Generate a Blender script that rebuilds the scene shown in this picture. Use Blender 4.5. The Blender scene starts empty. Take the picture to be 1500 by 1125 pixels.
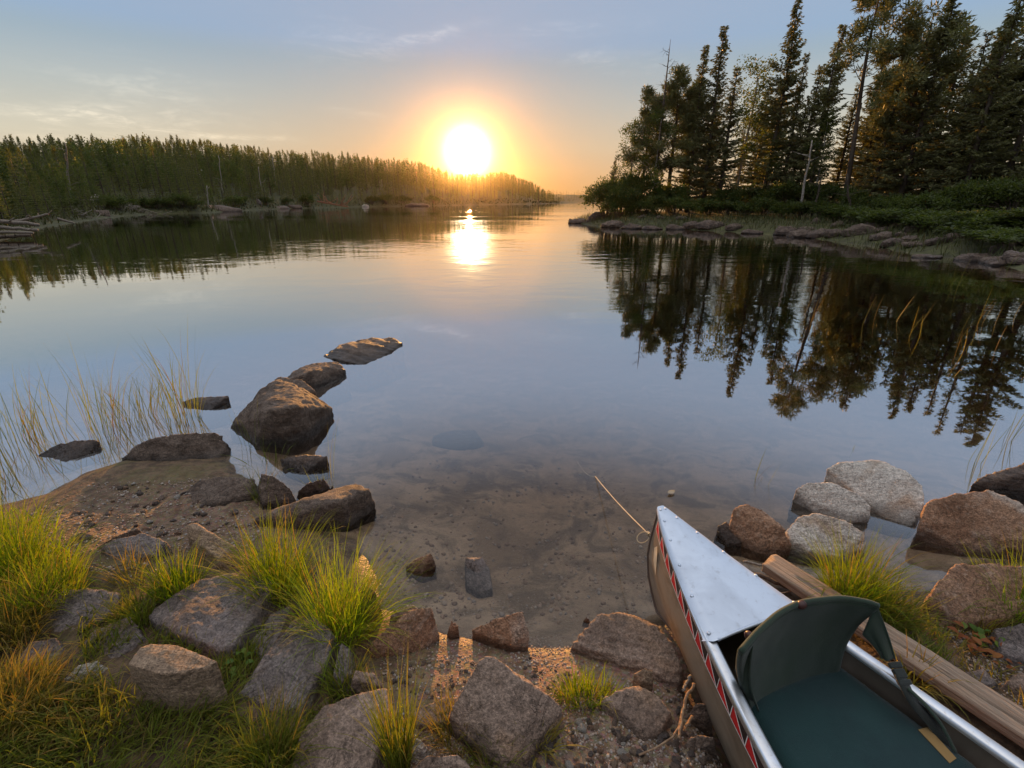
import bpy, bmesh, math, random
import numpy as np
from mathutils import Vector, Matrix

SC = bpy.context.scene
COL = SC.collection
rng = np.random.default_rng(7)
random.seed(7)

# ------------------------------------------------------------------ camera
CAM_H, FPX, PITCH = 1.7, 703.0, math.radians(21.1)
cam_d = bpy.data.cameras.new("camera")
cam_d.sensor_width = 36.0
cam_d.lens = 36.0 * FPX / 1500.0
cam_d.clip_start, cam_d.clip_end = 0.02, 5000.0
cam = bpy.data.objects.new("camera", cam_d)
cam.location = (0, 0, CAM_H)
cam.rotation_euler = (math.radians(90) - PITCH, 0, 0)
COL.objects.link(cam)
SC.camera = cam

# ------------------------------------------------------------------ exposure
SC.view_settings.view_transform = 'Standard'
SC.view_settings.look = 'None'
SC.view_settings.exposure = 0.75
SC.view_settings.gamma = 1.0
SC.cycles.use_denoising = True
SC.cycles.max_bounces = 8
SC.cycles.transparent_max_bounces = 12
SC.cycles.volume_bounces = 0
SC.cycles.caustics_reflective = False
SC.cycles.caustics_refractive = False

# ------------------------------------------------------------------ sun and sky
SUN_AZ, SUN_EL = math.radians(-4.8), math.radians(4.75)      # azimuth from +Y towards +X
SUN_DIR = Vector((math.sin(SUN_AZ) * math.cos(SUN_EL), math.cos(SUN_AZ) * math.cos(SUN_EL), math.sin(SUN_EL)))
sun_d = bpy.data.lights.new("sun", 'SUN')
sun_d.energy = 5.0
sun_d.angle = math.radians(0.6)
sun_d.color = (1.0, 0.46, 0.115)
sun = bpy.data.objects.new("sun", sun_d)
sun.rotation_euler = (-SUN_DIR).to_track_quat('-Z', 'Y').to_euler()
sun.location = (-4, 60, 12)
COL.objects.link(sun)

world = bpy.data.worlds.new("World")
SC.world = world
world.use_nodes = True


class NT:
    """Small helper to write node trees as expressions."""
    def __init__(self, tree):
        self.t = tree
        self.t.nodes.clear()

    def n(self, kind, **kw):
        x = self.t.nodes.new(kind)
        for k, v in kw.items():
            setattr(x, k, v)
        return x

    def link(self, a, b):
        self.t.links.new(a, b)

    def put(self, sock, v):
        if hasattr(v, 'is_output') or isinstance(v, bpy.types.NodeSocket):
            self.link(v, sock)
        else:
            sock.default_value = v

    def math(self, op, a, b=None, c=None, clamp=False):
        x = self.n('ShaderNodeMath', operation=op, use_clamp=clamp)
        for i, v in enumerate((a, b, c)):
            if v is not None:
                self.put(x.inputs[i], v)
        return x.outputs[0]

    def vmath(self, op, a, b=None, out=0):
        x = self.n('ShaderNodeVectorMath', operation=op)
        self.put(x.inputs[0], a)
        if b is not None:
            self.put(x.inputs[1], b)
        return x.outputs['Value' if op in ('DOT_PRODUCT', 'LENGTH') else 0]

    def scale(self, v, f):
        x = self.n('ShaderNodeVectorMath', operation='SCALE')
        self.put(x.inputs[0], v)
        self.put(x.inputs['Scale'], f)
        return x.outputs[0]

    def mix(self, f, a, b, mode='MIX'):
        x = self.n('ShaderNodeMix', data_type='RGBA', blend_type=mode)
        x.clamp_factor = True
        self.put(x.inputs[0], f)
        for s, v in ((x.inputs[6], a), (x.inputs[7], b)):
            if isinstance(v, (tuple, list)) and len(v) == 3:
                v = (*v, 1.0)
            self.put(s, v)
        return x.outputs[2]

    def noise(self, vec, scale, detail=4.0, rough=0.55, dist=0.0, out=0):
        x = self.n('ShaderNodeTexNoise')
        if vec is not None:
            self.put(x.inputs['Vector'], vec)
        x.inputs['Scale'].default_value = scale
        x.inputs['Detail'].default_value = detail
        x.inputs['Roughness'].default_value = rough
        x.inputs['Distortion'].default_value = dist
        return x.outputs[out]

    def ramp(self, f, stops, interp='LINEAR'):
        x = self.n('ShaderNodeValToRGB')
        x.color_ramp.interpolation = interp
        e = x.color_ramp.elements
        while len(e) < len(stops):
            e.new(0.5)
        for el, (p, c) in zip(e, stops):
            el.position = p
            el.color = (c, c, c, 1) if isinstance(c, (int, float)) else (*c, 1)
        self.put(x.inputs[0], f)
        return x.outputs[0]

    def mapping(self, vec, scale=(1, 1, 1), rot=(0, 0, 0), loc=(0, 0, 0)):
        x = self.n('ShaderNodeMapping')
        self.put(x.inputs['Vector'], vec)
        x.inputs['Scale'].default_value = scale
        x.inputs['Rotation'].default_value = rot
        x.inputs['Location'].default_value = loc
        return x.outputs[0]

    def smooth(self, v, lo, hi, a=0.0, b=1.0):
        x = self.n('ShaderNodeMapRange', interpolation_type='SMOOTHSTEP')
        self.put(x.inputs[0], v)
        for i, q in enumerate((lo, hi, a, b)):
            x.inputs[1 + i].default_value = q
        return x.outputs[0]

    def bump(self, h, strength=0.5, dist=0.01, normal=None):
        x = self.n('ShaderNodeBump')
        x.inputs['Strength'].default_value = strength
        x.inputs['Distance'].default_value = dist
        self.put(x.inputs['Height'], h)
        if normal is not None:
            self.link(normal, x.inputs['Normal'])
        return x.outputs[0]


# pixel (of the 1500 x 1125 photograph) to a point in the place
def ray(u, v):
    a, b = (u - 750) / FPX, -(v - 562.5) / FPX
    return np.array((a, math.cos(PITCH) + b * math.sin(PITCH), -math.sin(PITCH) + b * math.cos(PITCH)))


def P(u, v, z=0.0):
    d = ray(u, v)
    return np.array((0, 0, CAM_H)) + d * ((z - CAM_H) / d[2])


def PY(u, v, Y):
    d = ray(u, v)
    return np.array((0, 0, CAM_H)) + d * (Y / d[1])


def build_sky():
    t = NT(world.node_tree)
    d = t.n('ShaderNodeTexCoord').outputs['Generated']
    sky = t.n('ShaderNodeTexSky', sky_type='NISHITA', sun_disc=False)
    sky.sun_elevation = SUN_EL
    sky.sun_rotation = SUN_AZ
    sky.altitude = 0.0
    sky.air_density, sky.dust_density, sky.ozone_density = 1.0, 1.6, 1.0
    base = sky.outputs[0]
    cosang = t.vmath('DOT_PRODUCT', d, tuple(SUN_DIR))
    ang = t.math('MULTIPLY', t.math('ARCCOSINE', t.math('MINIMUM', cosang, 0.999999)), 180 / math.pi)
    sep = t.n('ShaderNodeSeparateXYZ')
    t.put(sep.inputs[0], d)
    el = t.math('MAXIMUM', sep.outputs[2], 0.0)
    return t, d, base, ang, el


def cloud_streaks(t, d):
    """thin wisps of cirrus: (u, v, half length, half width in degrees, tilt, strength)"""
    total = None
    nz = t.noise(t.mapping(d, scale=(9, 9, 60)), 1.0, 5.0, 0.65, 0.8)
    nz = t.smooth(nz, 0.38, 0.72)
    fine = t.smooth(t.noise(t.mapping(d, scale=(30, 30, 90)), 1.0, 4.0, 0.7, 0.5), 0.3, 0.75)
    for (u, v, a, b, tilt, s) in ((628, 52, 4.4, 0.42, 13, 1.6), (120, 164, 4.6, 0.55, 6, 1.7), (500, 62, 5.5, 1.5, 0, 0.7),
                                  (215, 125, 5.5, 1.6, -4, 0.8), (340, 200, 4.5, 0.25, 1, 1.3), (522, 166, 2.4, 0.35, -4, 1.0),
                                  (60, 185, 9, 1.5, 0, 0.9), (900, 88, 5, 0.9, -4, 0.8), (830, 45, 8, 0.8, 4, 0.5), (250, 190, 9, 1.3, 0, 0.5)):
        c = Vector(ray(u, v)).normalized()
        h = c.cross(Vector((0, 0, 1))).normalized()
        w = h.cross(c)
        tl = math.radians(tilt)
        h2 = h * math.cos(tl) + w * math.sin(tl)
        w2 = w * math.cos(tl) - h * math.sin(tl)
        pu = t.math('DIVIDE', t.vmath('DOT_PRODUCT', d, tuple(h2)), math.radians(a))
        pv = t.math('DIVIDE', t.vmath('DOT_PRODUCT', d, tuple(w2)), math.radians(b))
        front = t.math('GREATER_THAN', t.vmath('DOT_PRODUCT', d, tuple(c)), 0.5)
        r2 = t.math('ADD', t.math('MULTIPLY', pu, pu), t.math('MULTIPLY', pv, pv))
        g = t.math('EXPONENT', t.math('MULTIPLY', r2, -1.0))
        g = t.math('MULTIPLY', t.math('MULTIPLY', g, front), s)
        total = g if total is None else t.math('ADD', total, g)
    return t.math('MULTIPLY', total, t.math('MULTIPLY_ADD', t.math('MULTIPLY', nz, fine), 0.9, 0.1))


def finish_sky():
    t, d, nishita, ang, el = build_sky()
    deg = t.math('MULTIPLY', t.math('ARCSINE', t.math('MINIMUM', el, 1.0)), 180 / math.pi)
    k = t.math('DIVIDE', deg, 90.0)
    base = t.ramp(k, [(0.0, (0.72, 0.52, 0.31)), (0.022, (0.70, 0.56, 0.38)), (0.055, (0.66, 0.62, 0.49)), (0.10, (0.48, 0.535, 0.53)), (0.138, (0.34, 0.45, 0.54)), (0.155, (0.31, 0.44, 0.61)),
                      (0.20, (0.34, 0.44, 0.60)), (0.33, (0.48, 0.59, 0.78)), (0.6, (1.02, 1.08, 1.20)), (1.0, (1.60, 1.46, 1.30))])  # the overhead stops, above the view, are raised as added fill light

    def expf(width, amp, power=1.0):
        q = t.math('DIVIDE', ang, width)
        if power != 1.0:
            q = t.math('POWER', q, power)
        return t.math('MULTIPLY', t.math('EXPONENT', t.math('MULTIPLY', q, -1.0)), amp)
    # the sky opposite the sunset is dimmer
    sep2 = t.n('ShaderNodeSeparateXYZ')
    t.put(sep2.inputs[0], d)
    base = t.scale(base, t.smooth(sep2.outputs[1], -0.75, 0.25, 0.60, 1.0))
    # low warm light along the horizon towards the sun
    warm = t.math('MULTIPLY', expf(24.0, 1.0, 1.6), t.math('EXPONENT', t.math('DIVIDE', deg, -7.0)))
    base = t.mix(t.math('MINIMUM', t.math('MULTIPLY', warm, 1.15), 1.0), base, (0.62, 0.31, 0.10))
    # the aureole round the sun, with the sun's glare put into the sky colour
    glow = t.vmath('ADD', t.scale((1.0, 0.86, 0.55), expf(0.50, 110.0)), t.scale((1.0, 0.60, 0.12), expf(2.2, 0.60, 1.4)))
    sky = t.vmath('ADD', base, glow)
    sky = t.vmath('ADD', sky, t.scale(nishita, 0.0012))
    sky = t.mix(cloud_streaks(t, d), sky, t.vmath('ADD', t.scale(sky, 1.08), (0.20, 0.16, 0.11)))
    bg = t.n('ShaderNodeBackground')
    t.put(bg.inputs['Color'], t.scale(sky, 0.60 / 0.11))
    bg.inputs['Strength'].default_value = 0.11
    out = t.n('ShaderNodeOutputWorld')
    t.link(bg.outputs[0], out.inputs['Surface'])
    world.cycles.sampling_method = 'MANUAL'
    world.cycles.sample_map_resolution = 1024


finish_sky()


# ------------------------------------------------------------------ object helpers
def link(o, parent=None):
    COL.objects.link(o)
    if parent is not None:
        o.parent = parent
    return o


def tag(o, label=None, category=None, group=None, kind=None):
    for k, v in (('label', label), ('category', category), ('group', group), ('kind', kind)):
        if v:
            o[k] = v
    return o


def empty(name, loc, rz=0.0):
    o = bpy.data.objects.new(name, None)
    o.empty_display_size = 0.1
    o.location = loc
    o.rotation_euler = (0, 0, rz)
    return link(o)


def mesh_np(name, verts, faces, mats=(), midx=None, smooth=True, attrs=None):
    """verts (n,3); faces an (m,k) array or a list of tuples"""
    me = bpy.data.meshes.new(name)
    verts = np.asarray(verts, dtype=np.float32).reshape(-1, 3)
    if isinstance(faces, np.ndarray):
        m, k = faces.shape
        me.vertices.add(len(verts))
        me.vertices.foreach_set('co', verts.ravel())
        me.loops.add(m * k)
        me.loops.foreach_set('vertex_index', faces.astype(np.int32).ravel())
        me.polygons.add(m)
        me.polygons.foreach_set('loop_start', np.arange(0, m * k, k, dtype=np.int32))
    else:
        me.from_pydata([tuple(map(float, v)) for v in verts], [], [tuple(map(int, f)) for f in faces])
    for mt in mats:
        me.materials.append(mt)
    if midx is not None:
        me.polygons.foreach_set('material_index', np.asarray(midx, dtype=np.int32))
    if smooth:
        me.polygons.foreach_set('use_smooth', np.ones(len(me.polygons), dtype=bool))
    for k, (dom, arr) in (attrs or {}).items():
        a = me.attributes.new(k, 'FLOAT', dom)
        a.data.foreach_set('value', np.asarray(arr, dtype=np.float32))
    me.update(calc_edges=True)
    me.validate()
    return me


def obj(name, me, loc=(0, 0, 0), parent=None, rz=0.0):
    o = bpy.data.objects.new(name, me)
    o.location = loc
    o.rotation_euler = (0, 0, rz)
    return link(o, parent)


def copy_tree(o, parent=None):
    c = o.copy()
    COL.objects.link(c)
    if parent is not None:
        c.parent = parent
    for ch in list(o.children):
        copy_tree(ch, c)
    return c


# gradient noise on arrays of points
_perm = np.random.default_rng(3).permutation(256)
_perm = np.concatenate([_perm, _perm, _perm])
_grad = np.random.default_rng(4).normal(size=(256, 3))
_grad /= np.linalg.norm(_grad, axis=1)[:, None]


def pn(p):
    p = np.asarray(p, dtype=float)
    i = np.floor(p).astype(int)
    f = p - i
    w = f * f * f * (f * (f * 6 - 15) + 10)
    i &= 255
    res = 0
    for dx in (0, 1):
        for dy in (0, 1):
            for dz in (0, 1):
                h = _perm[_perm[_perm[(i[:, 0] + dx) & 255] + ((i[:, 1] + dy) & 255)] + ((i[:, 2] + dz) & 255)]
                g = _grad[h]
                dot = ((f - (dx, dy, dz)) * g).sum(1)
                wt = (w[:, 0] if dx else 1 - w[:, 0]) * (w[:, 1] if dy else 1 - w[:, 1]) * (w[:, 2] if dz else 1 - w[:, 2])
                res = res + dot * wt
    return res


def fbm(p, octv=4, gain=0.5, lac=2.1):
    a, s, r = 1.0, 1.0, 0
    for k in range(octv):
        r = r + a * pn(np.asarray(p) * s + 17.3 * k)
        a *= gain
        s *= lac
    return r


# ------------------------------------------------------------------ materials
def material(name):
    m = bpy.data.materials.new(name)
    m.use_nodes = True
    return m, NT(m.node_tree)


def finish(t, bsdf, disp=None):
    o = t.n('ShaderNodeOutputMaterial')
    t.link(bsdf, o.inputs['Surface'])


def principled(t, color, rough=0.7, metal=0.0, normal=None, spec=0.4):
    b = t.n('ShaderNodeBsdfPrincipled')
    t.put(b.inputs['Base Color'], color if not (isinstance(color, tuple) and len(color) == 3) else (*color, 1))
    t.put(b.inputs['Roughness'], rough)
    t.put(b.inputs['Metallic'], metal)
    b.inputs['Specular IOR Level'].default_value = spec
    if normal is not None:
        t.link(normal, b.inputs['Normal'])
    return b


def rock_material(name, ca, cb, cspeck, stain=None, rough=0.8, stretch=(1, 1, 1), speck=0.5, wet=False, rot=(0, 0, 0)):
    m, t = material(name)
    co = t.n('ShaderNodeTexCoord').outputs['Object']
    oi = t.n('ShaderNodeObjectInfo')
    co = t.vmath('ADD', co, t.scale(oi.outputs['Location'], 1.7))
    st = t.mapping(co, scale=stretch, rot=rot)
    n1 = t.noise(st, 5.0, 6.0, 0.62, 0.6)
    n2 = t.noise(st, 26.0, 6.0, 0.7, 0.3)
    n3 = t.noise(co, 140.0, 3.0, 0.65)
    col = t.mix(t.smooth(n1, 0.36, 0.64), ca, cb)
    if stain:
        col = t.mix(t.math('MULTIPLY', t.smooth(t.noise(co, 3.3, 5.0, 0.6, 0.8), 0.5, 0.68), 0.75), col, stain)
    col = t.mix(t.math('MULTIPLY', t.smooth(n2, 0.52, 0.7), speck), col, cspeck)
    col = t.mix(1.0, col, t.ramp(n3, [(0.28, 0.50), (0.5, 1.0), (0.72, 1.5)]), 'MULTIPLY')
    n5 = t.noise(co, 62.0, 4.0, 0.75)
    col = t.mix(1.0, col, t.ramp(n5, [(0.30, 0.55), (0.5, 1.0), (0.70, 1.45)]), 'MULTIPLY')
    n4 = t.noise(st, 9.0, 5.0, 0.6, 1.2)
    crack = t.smooth(t.math('ABSOLUTE', t.math('SUBTRACT', n4, 0.5)), 0.0, 0.014, 1.0, 0.0)
    crack = t.math('MULTIPLY', crack, t.smooth(t.noise(co, 4.0, 2.0), 0.45, 0.6))
    col = t.mix(t.math('MULTIPLY', crack, 0.35), col, tuple(c * 0.30 for c in ca))
    if wet:
        z = t.n('ShaderNodeSeparateXYZ')
        t.put(z.inputs[0], t.n('ShaderNodeNewGeometry').outputs['Position'])
        hz = t.math('ADD', z.outputs[2], t.math('MULTIPLY', t.math('SUBTRACT', n1, 0.5), 0.05))
        wetf = t.smooth(hz, 0.015, 0.075, 1.0, 0.0)
        col = t.mix(t.math('MULTIPLY', wetf, 0.72), col, tuple(c * 0.22 for c in ca))
        r = t.math('MULTIPLY_ADD', wetf, -0.45, rough)
    else:
        r = rough
    h = t.math('ADD', t.math('MULTIPLY', n1, 0.8), t.math('ADD', t.math('MULTIPLY', n2, 0.65), t.math('ADD', t.math('MULTIPLY', n3, 0.20), t.math('MULTIPLY', n5, 0.45))))
    h = t.math('SUBTRACT', h, t.math('MULTIPLY', crack, 0.25))
    finish(t, principled(t, col, r, normal=t.bump(h, 0.9, 0.024), spec=0.35).outputs[0])
    return m


def leaf_material(name, ca, cb, trans=0.45, dry=None, rough=0.55):
    """foliage: colour varies by the clump attribute 'rnd'; light passes through the blades"""
    m, t = material(name)
    r = t.n('ShaderNodeAttribute', attribute_name='rnd').outputs['Fac']
    oi = t.n('ShaderNodeObjectInfo').outputs['Random']
    col = t.mix(r, ca, cb)
    col = t.mix(1.0, col, t.ramp(oi, [(0.0, 0.8), (1.0, 1.2)]), 'MULTIPLY')
    if dry:
        tt = t.n('ShaderNodeAttribute', attribute_name='dry').outputs['Fac']
        col = t.mix(tt, col, dry)
    b = principled(t, col, rough, spec=0.25)
    tr = t.n('ShaderNodeBsdfTranslucent')
    t.put(tr.inputs['Color'], t.mix(1.0, col, (1.05, 1.08, 0.5), 'MULTIPLY'))
    mx = t.n('ShaderNodeMixShader')
    mx.inputs[0].default_value = trans
    t.link(b.outputs[0], mx.inputs[1])
    t.link(tr.outputs[0], mx.inputs[2])
    finish(t, mx.outputs[0])
    return m


def bark_material(name, ca, cb, scale=(8, 8, 1.6)):
    m, t = material(name)
    co = t.n('ShaderNodeTexCoord').outputs['Object']
    n1 = t.noise(t.mapping(co, scale=scale), 3.0, 5.0, 0.65, 0.4)
    col = t.mix(t.smooth(n1, 0.35, 0.65), ca, cb)
    finish(t, principled(t, col, 0.85, normal=t.bump(n1, 0.6, 0.02), spec=0.2).outputs[0])
    return m


M_NEEDLE = leaf_material('spruce_needles', (0.135, 0.132, 0.056), (0.190, 0.185, 0.080), 0.25)
M_PINE = leaf_material('pine_needles', (0.120, 0.122, 0.050), (0.165, 0.168, 0.070), 0.22)
M_BIRCH = leaf_material('birch_leaves', (0.070, 0.100, 0.026), (0.13, 0.145, 0.04), 0.5)
M_SHRUB = leaf_material('shrub_leaves', (0.055, 0.078, 0.020), (0.105, 0.125, 0.036), 0.45)
M_HILL = leaf_material('hill_needles', (0.080, 0.092, 0.028), (0.155, 0.155, 0.052), 0.42)
M_SEDGE = leaf_material('shore_sedge', (0.045, 0.058, 0.018), (0.095, 0.100, 0.034), 0.2, dry=(0.14, 0.10, 0.05))
M_BARK = bark_material('grey_brown_bark', (0.060, 0.044, 0.032), (0.13, 0.10, 0.078))
M_PALE = bark_material('weathered_dead_wood', (0.15, 0.125, 0.10), (0.28, 0.235, 0.195), (14, 14, 2))
M_REDWOOD = bark_material('rusty_dead_wood', (0.24, 0.09, 0.05), (0.38, 0.17, 0.10), (14, 14, 2))
M_BIRCHBARK = bark_material('pale_birch_bark', (0.22, 0.18, 0.15), (0.42, 0.37, 0.32), (5, 5, 9))

# ------------------------------------------------------------------ the lake's outline and the land round it
NEAR_PX = [(-420, 800), (-160, 778), (-40, 752), (70, 722), (128, 692), (185, 674), (262, 672), (325, 668), (352, 690), (385, 722),
           (425, 742), (452, 768), (520, 792), (548, 840), (556, 890), (600, 908), (645, 930), (700, 940), (770, 950), (845, 950), (895, 925),
           (955, 912), (1005, 905), (1060, 872), (1105, 842), (1180, 846), (1260, 852), (1325, 866), (1372, 868), (1395, 836), (1445, 822),
           (1520, 818), (1700, 822)]
LEFT_PX = [(0, 352), (60, 332), (110, 325), (165, 317.5), (225, 313), (300, 312), (370, 307.5), (430, 305.5), (500, 303.5), (560, 302.5),
           (620, 301.5), (680, 300.5), (740, 299.6), (800, 298.6), (822, 297.6)]
RIGHT_PX = [(1500, 396), (1450, 384), (1400, 377), (1340, 371), (1290, 362), (1230, 354), (1160, 345), (1080, 340), (1000, 336), (930, 335),
            (880, 332), (850, 327), (833, 325)]
near_shore = [P(*q)[:2] for q in NEAR_PX]
left_shore = [P(*q)[:2] for q in LEFT_PX]
right_shore = [P(*q)[:2] for q in RIGHT_PX]
LAKE = np.array(
    near_shore + [(4.5, 2.0), (7, 1.9), (11, 3.5), (14.2, 8.0)] + right_shore +
    [(6.0, 42.5), (10, 48), (20, 60), (45, 95), (120, 180), (260, 330), (300, 420), (150, 470), (70, 440), (40, 425), (20, 430), (0, 400),
     (25, 300), (32, 240)] + left_shore[::-1] + [(-24.5, 16), (-20, 11), (-13, 7.5), (-7.5, 4.6), (-4.6, 2.9)])


def shore_distance(x, y):
    """signed distance to the waterline: positive on land"""
    x = np.asarray(x, float).ravel()
    y = np.asarray(y, float).ravel()
    best = np.full(x.shape, 1e18)
    inside = np.zeros(x.shape, bool)
    a = LAKE
    b = np.roll(LAKE, -1, axis=0)
    for (x0, y0), (x1, y1) in zip(a, b):
        ex, ey = x1 - x0, y1 - y0
        L = ex * ex + ey * ey + 1e-12
        tt = np.clip(((x - x0) * ex + (y - y0) * ey) / L, 0, 1)
        dd = (x - x0 - tt * ex) ** 2 + (y - y0 - tt * ey) ** 2
        best = np.minimum(best, dd)
        if y0 != y1:
            c = ((y0 > y) != (y1 > y)) & (x < (x1 - x0) * (y - y0) / (y1 - y0) + x0)
            inside ^= c
    return np.where(inside, -1, 1) * np.sqrt(best)


def sstep(v, lo, hi):
    q = np.clip((v - lo) / (hi - lo), 0, 1)
    return q * q * (3 - 2 * q)


SKY_PX = [(-400, 205), (-60, 212), (0, 208), (60, 210), (130, 206), (200, 204), (300, 210), (400, 224), (500, 228), (560, 234), (620, 241),
          (660, 256), (700, 257), (740, 253), (780, 268), (800, 279), (822, 290)]
_sk = [ray(*q) for q in SKY_PX]
SK_AZ = np.array([math.atan2(r[0], r[1]) for r in _sk])
SK_EL = np.array([r[2] / math.hypot(r[0], r[1]) for r in _sk])


def skyline(x, y):
    az = np.arctan2(x, np.maximum(y, 1e-3))
    return np.interp(az, SK_AZ, SK_EL)


LEFT_TREE = 5.2


CANOE_TH = math.radians(20)
CANOE_TIP = (0.612, 1.673)
CANOE_A = (math.sin(CANOE_TH), -math.cos(CANOE_TH))
CANOE_R = (math.cos(CANOE_TH), math.sin(CANOE_TH))


def ground_z(x, y):
    x = np.asarray(x, float)
    y = np.asarray(y, float)
    sh = x.shape
    x, y = x.ravel(), y.ravel()
    d = shore_distance(x, y)
    dist = np.hypot(x, y)
    p = np.stack([x, y, np.zeros_like(x)], 1)
    dp = np.maximum(d, 0)
    near = 0.135 * (1 - np.exp(-dp / 0.30)) + 0.035 * np.minimum(dp, 3) + 0.02 * np.maximum(dp - 3, 0)
    spit = np.exp(-(((x + 1.75) / 0.9) ** 2 + ((y - 2.45) / 0.55) ** 2) ** 2)
    near = near * (1 - 0.55 * spit) + spit * np.minimum(1, dp * 5) * (fbm(p * 4.0, 3) * 0.022 + np.abs(fbm(p * 9.0, 2)) * 0.016)
    left_cap = np.maximum(skyline(x, y) * dist + CAM_H - LEFT_TREE, 0.7)
    left = 0.50 * dp
    left = left_cap * (1 - np.exp(-left / left_cap))
    right = 0.25 * (1 - np.exp(-dp / 0.6)) + 1.1 * (1 - np.exp(-dp / 9.0))
    far = np.minimum(0.08 * dp, 7.0)
    wn = 1 - sstep(dist, 7, 15)
    wf = sstep(dist, 250, 290)
    wl = sstep(-x + 0.12 * y, -2.5, 2.5)
    land = left * wl + right * (1 - wl)
    land = land * (1 - wf) + far * wf
    land = near * wn + land * (1 - wn)
    rough = fbm(p * 0.9, 3) * 0.03 * np.minimum(1, dp * 2) + fbm(p * 7.0, 3) * 0.014 + fbm(p * 21.0, 3) * 0.006 * np.minimum(1, dp * 6)
    rough = rough + fbm(p * 0.15, 3) * np.minimum(dp * 0.06, 0.9) * (1 - wn)
    dm = np.maximum(-d, 0)
    bed = -(0.11 * (1 - np.exp(-dm / 0.45)) + 0.10 * np.minimum(dm, 12) + 0.05 * np.clip(dm - 12, 0, 60)) + fbm(p * 1.6, 3) * 0.02 * np.minimum(1, dm)
    z = np.where(d > 0, land + rough, bed + fbm(p * 7.0, 3) * 0.006)
    # the groove the canoe's hull has been dragged into
    cs = (x - CANOE_TIP[0]) * CANOE_A[0] + (y - CANOE_TIP[1]) * CANOE_A[1]
    cr = (x - CANOE_TIP[0]) * CANOE_R[0] + (y - CANOE_TIP[1]) * CANOE_R[1]
    half = 0.40 * np.sin(math.pi * np.clip(cs, 0.02, 4.58) / 4.6) ** 0.85 + 0.03
    wgt = np.exp(-(cr / half) ** 6) * sstep(cs, -0.25, 0.1) * (1 - sstep(cs, 4.5, 4.9))
    z = np.where(z > 0.0, z * (1 - wgt) + np.minimum(z, 0.0) * wgt, z)
    return z.reshape(sh)


def gz(x, y):
    return float(ground_z(np.array([x]), np.array([y]))[0])


def axis_coords(lo, hi, f0, f1, fine, growth):
    mid = list(np.arange(f0, f1 + 1e-6, fine))
    up, s = [], fine
    v = f1
    while v < hi:
        s *= growth
        v += s
        up.append(v)
    dn, s = [], fine
    v = f0
    while v > lo:
        s *= growth
        v -= s
        dn.append(v)
    return np.array(dn[::-1] + mid + up)


def ground_material():
    m, t = material('ground_soil')
    geo = t.n('ShaderNodeNewGeometry')
    pos = geo.outputs['Position']
    shore = t.n('ShaderNodeAttribute', attribute_name='shore').outputs['Fac']
    green = t.n('ShaderNodeAttribute', attribute_name='green').outputs['Fac']
    n1 = t.noise(pos, 2.4, 6.0, 0.65, 0.5)
    n2 = t.noise(pos, 17.0, 6.0, 0.7, 0.3)
    n3 = t.noise(pos, 90.0, 4.0, 0.7)
    vor = t.n('ShaderNodeTexVoronoi', feature='F1')
    t.put(vor.inputs['Vector'], pos)
    vor.inputs['Scale'].default_value = 75.0
    grit = vor.outputs['Color']
    sand = t.mix(t.smooth(n2, 0.35, 0.65), (0.17, 0.105, 0.065), (0.30, 0.20, 0.13))
    sand = t.mix(0.35, sand, t.mix(1.0, sand, grit, 'MULTIPLY'))
    sand = t.mix(t.math('MULTIPLY', t.smooth(n3, 0.55, 0.7), 0.5), sand, (0.36, 0.27, 0.20))
    dirt = t.mix(t.smooth(n2, 0.4, 0.62), (0.055, 0.036, 0.022), (0.13, 0.085, 0.048))
    dirt = t.mix(t.smooth(n1, 0.5, 0.7), dirt, (0.10, 0.085, 0.03))
    moss = t.mix(t.smooth(n1, 0.4, 0.62), (0.05, 0.048, 0.022), (0.085, 0.085, 0.03))
    land = t.mix(green, sand, dirt)
    land = t.mix(t.smooth(green, 1.2, 2.0), land, moss)
    silt = t.mix(t.smooth(n1, 0.38, 0.62), (0.21, 0.15, 0.10), (0.36, 0.27, 0.19))
    mud = t.noise(pos, 4.5, 6.0, 0.62, 0.8)
    silt = t.mix(t.math('MULTIPLY', t.smooth(mud, 0.47, 0.63), 0.75), silt, (0.095, 0.070, 0.048))
    silt = t.mix(t.math('MULTIPLY', t.smooth(n2, 0.52, 0.70), 0.45), silt, (0.07, 0.055, 0.04))
    silt = t.mix(t.math('MULTIPLY', t.smooth(n3, 0.55, 0.68), 0.35), silt, (0.36, 0.285, 0.21))
    wetness = t.smooth(t.math('ADD', shore, t.math('MULTIPLY', t.math('SUBTRACT', n2, 0.5), 0.10)), 0.02, 0.10, 1.0, 0.0)
    wetness = t.math('MULTIPLY', wetness, t.smooth(green, 1.1, 1.6, 1.0, 0.15))
    col = t.mix(t.math('MULTIPLY', wetness, 0.5), land, t.mix(1.0, land, (0.42, 0.40, 0.38), 'MULTIPLY'))
    sz = t.n('ShaderNodeSeparateXYZ')
    t.put(sz.inputs[0], pos)
    col = t.mix(t.smooth(sz.outputs[2], -0.012, 0.004, 1.0, 0.0), col, silt)
    h = t.math('ADD', t.math('MULTIPLY', n2, 0.8), t.math('ADD', t.math('MULTIPLY', n3, 0.25), t.math('MULTIPLY', vor.outputs['Distance'], -0.25)))
    finish(t, principled(t, col, t.math('MULTIPLY_ADD', wetness, -0.35, 0.88), normal=t.bump(h, 0.8, 0.02), spec=0.3).outputs[0])
    return m


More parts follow.
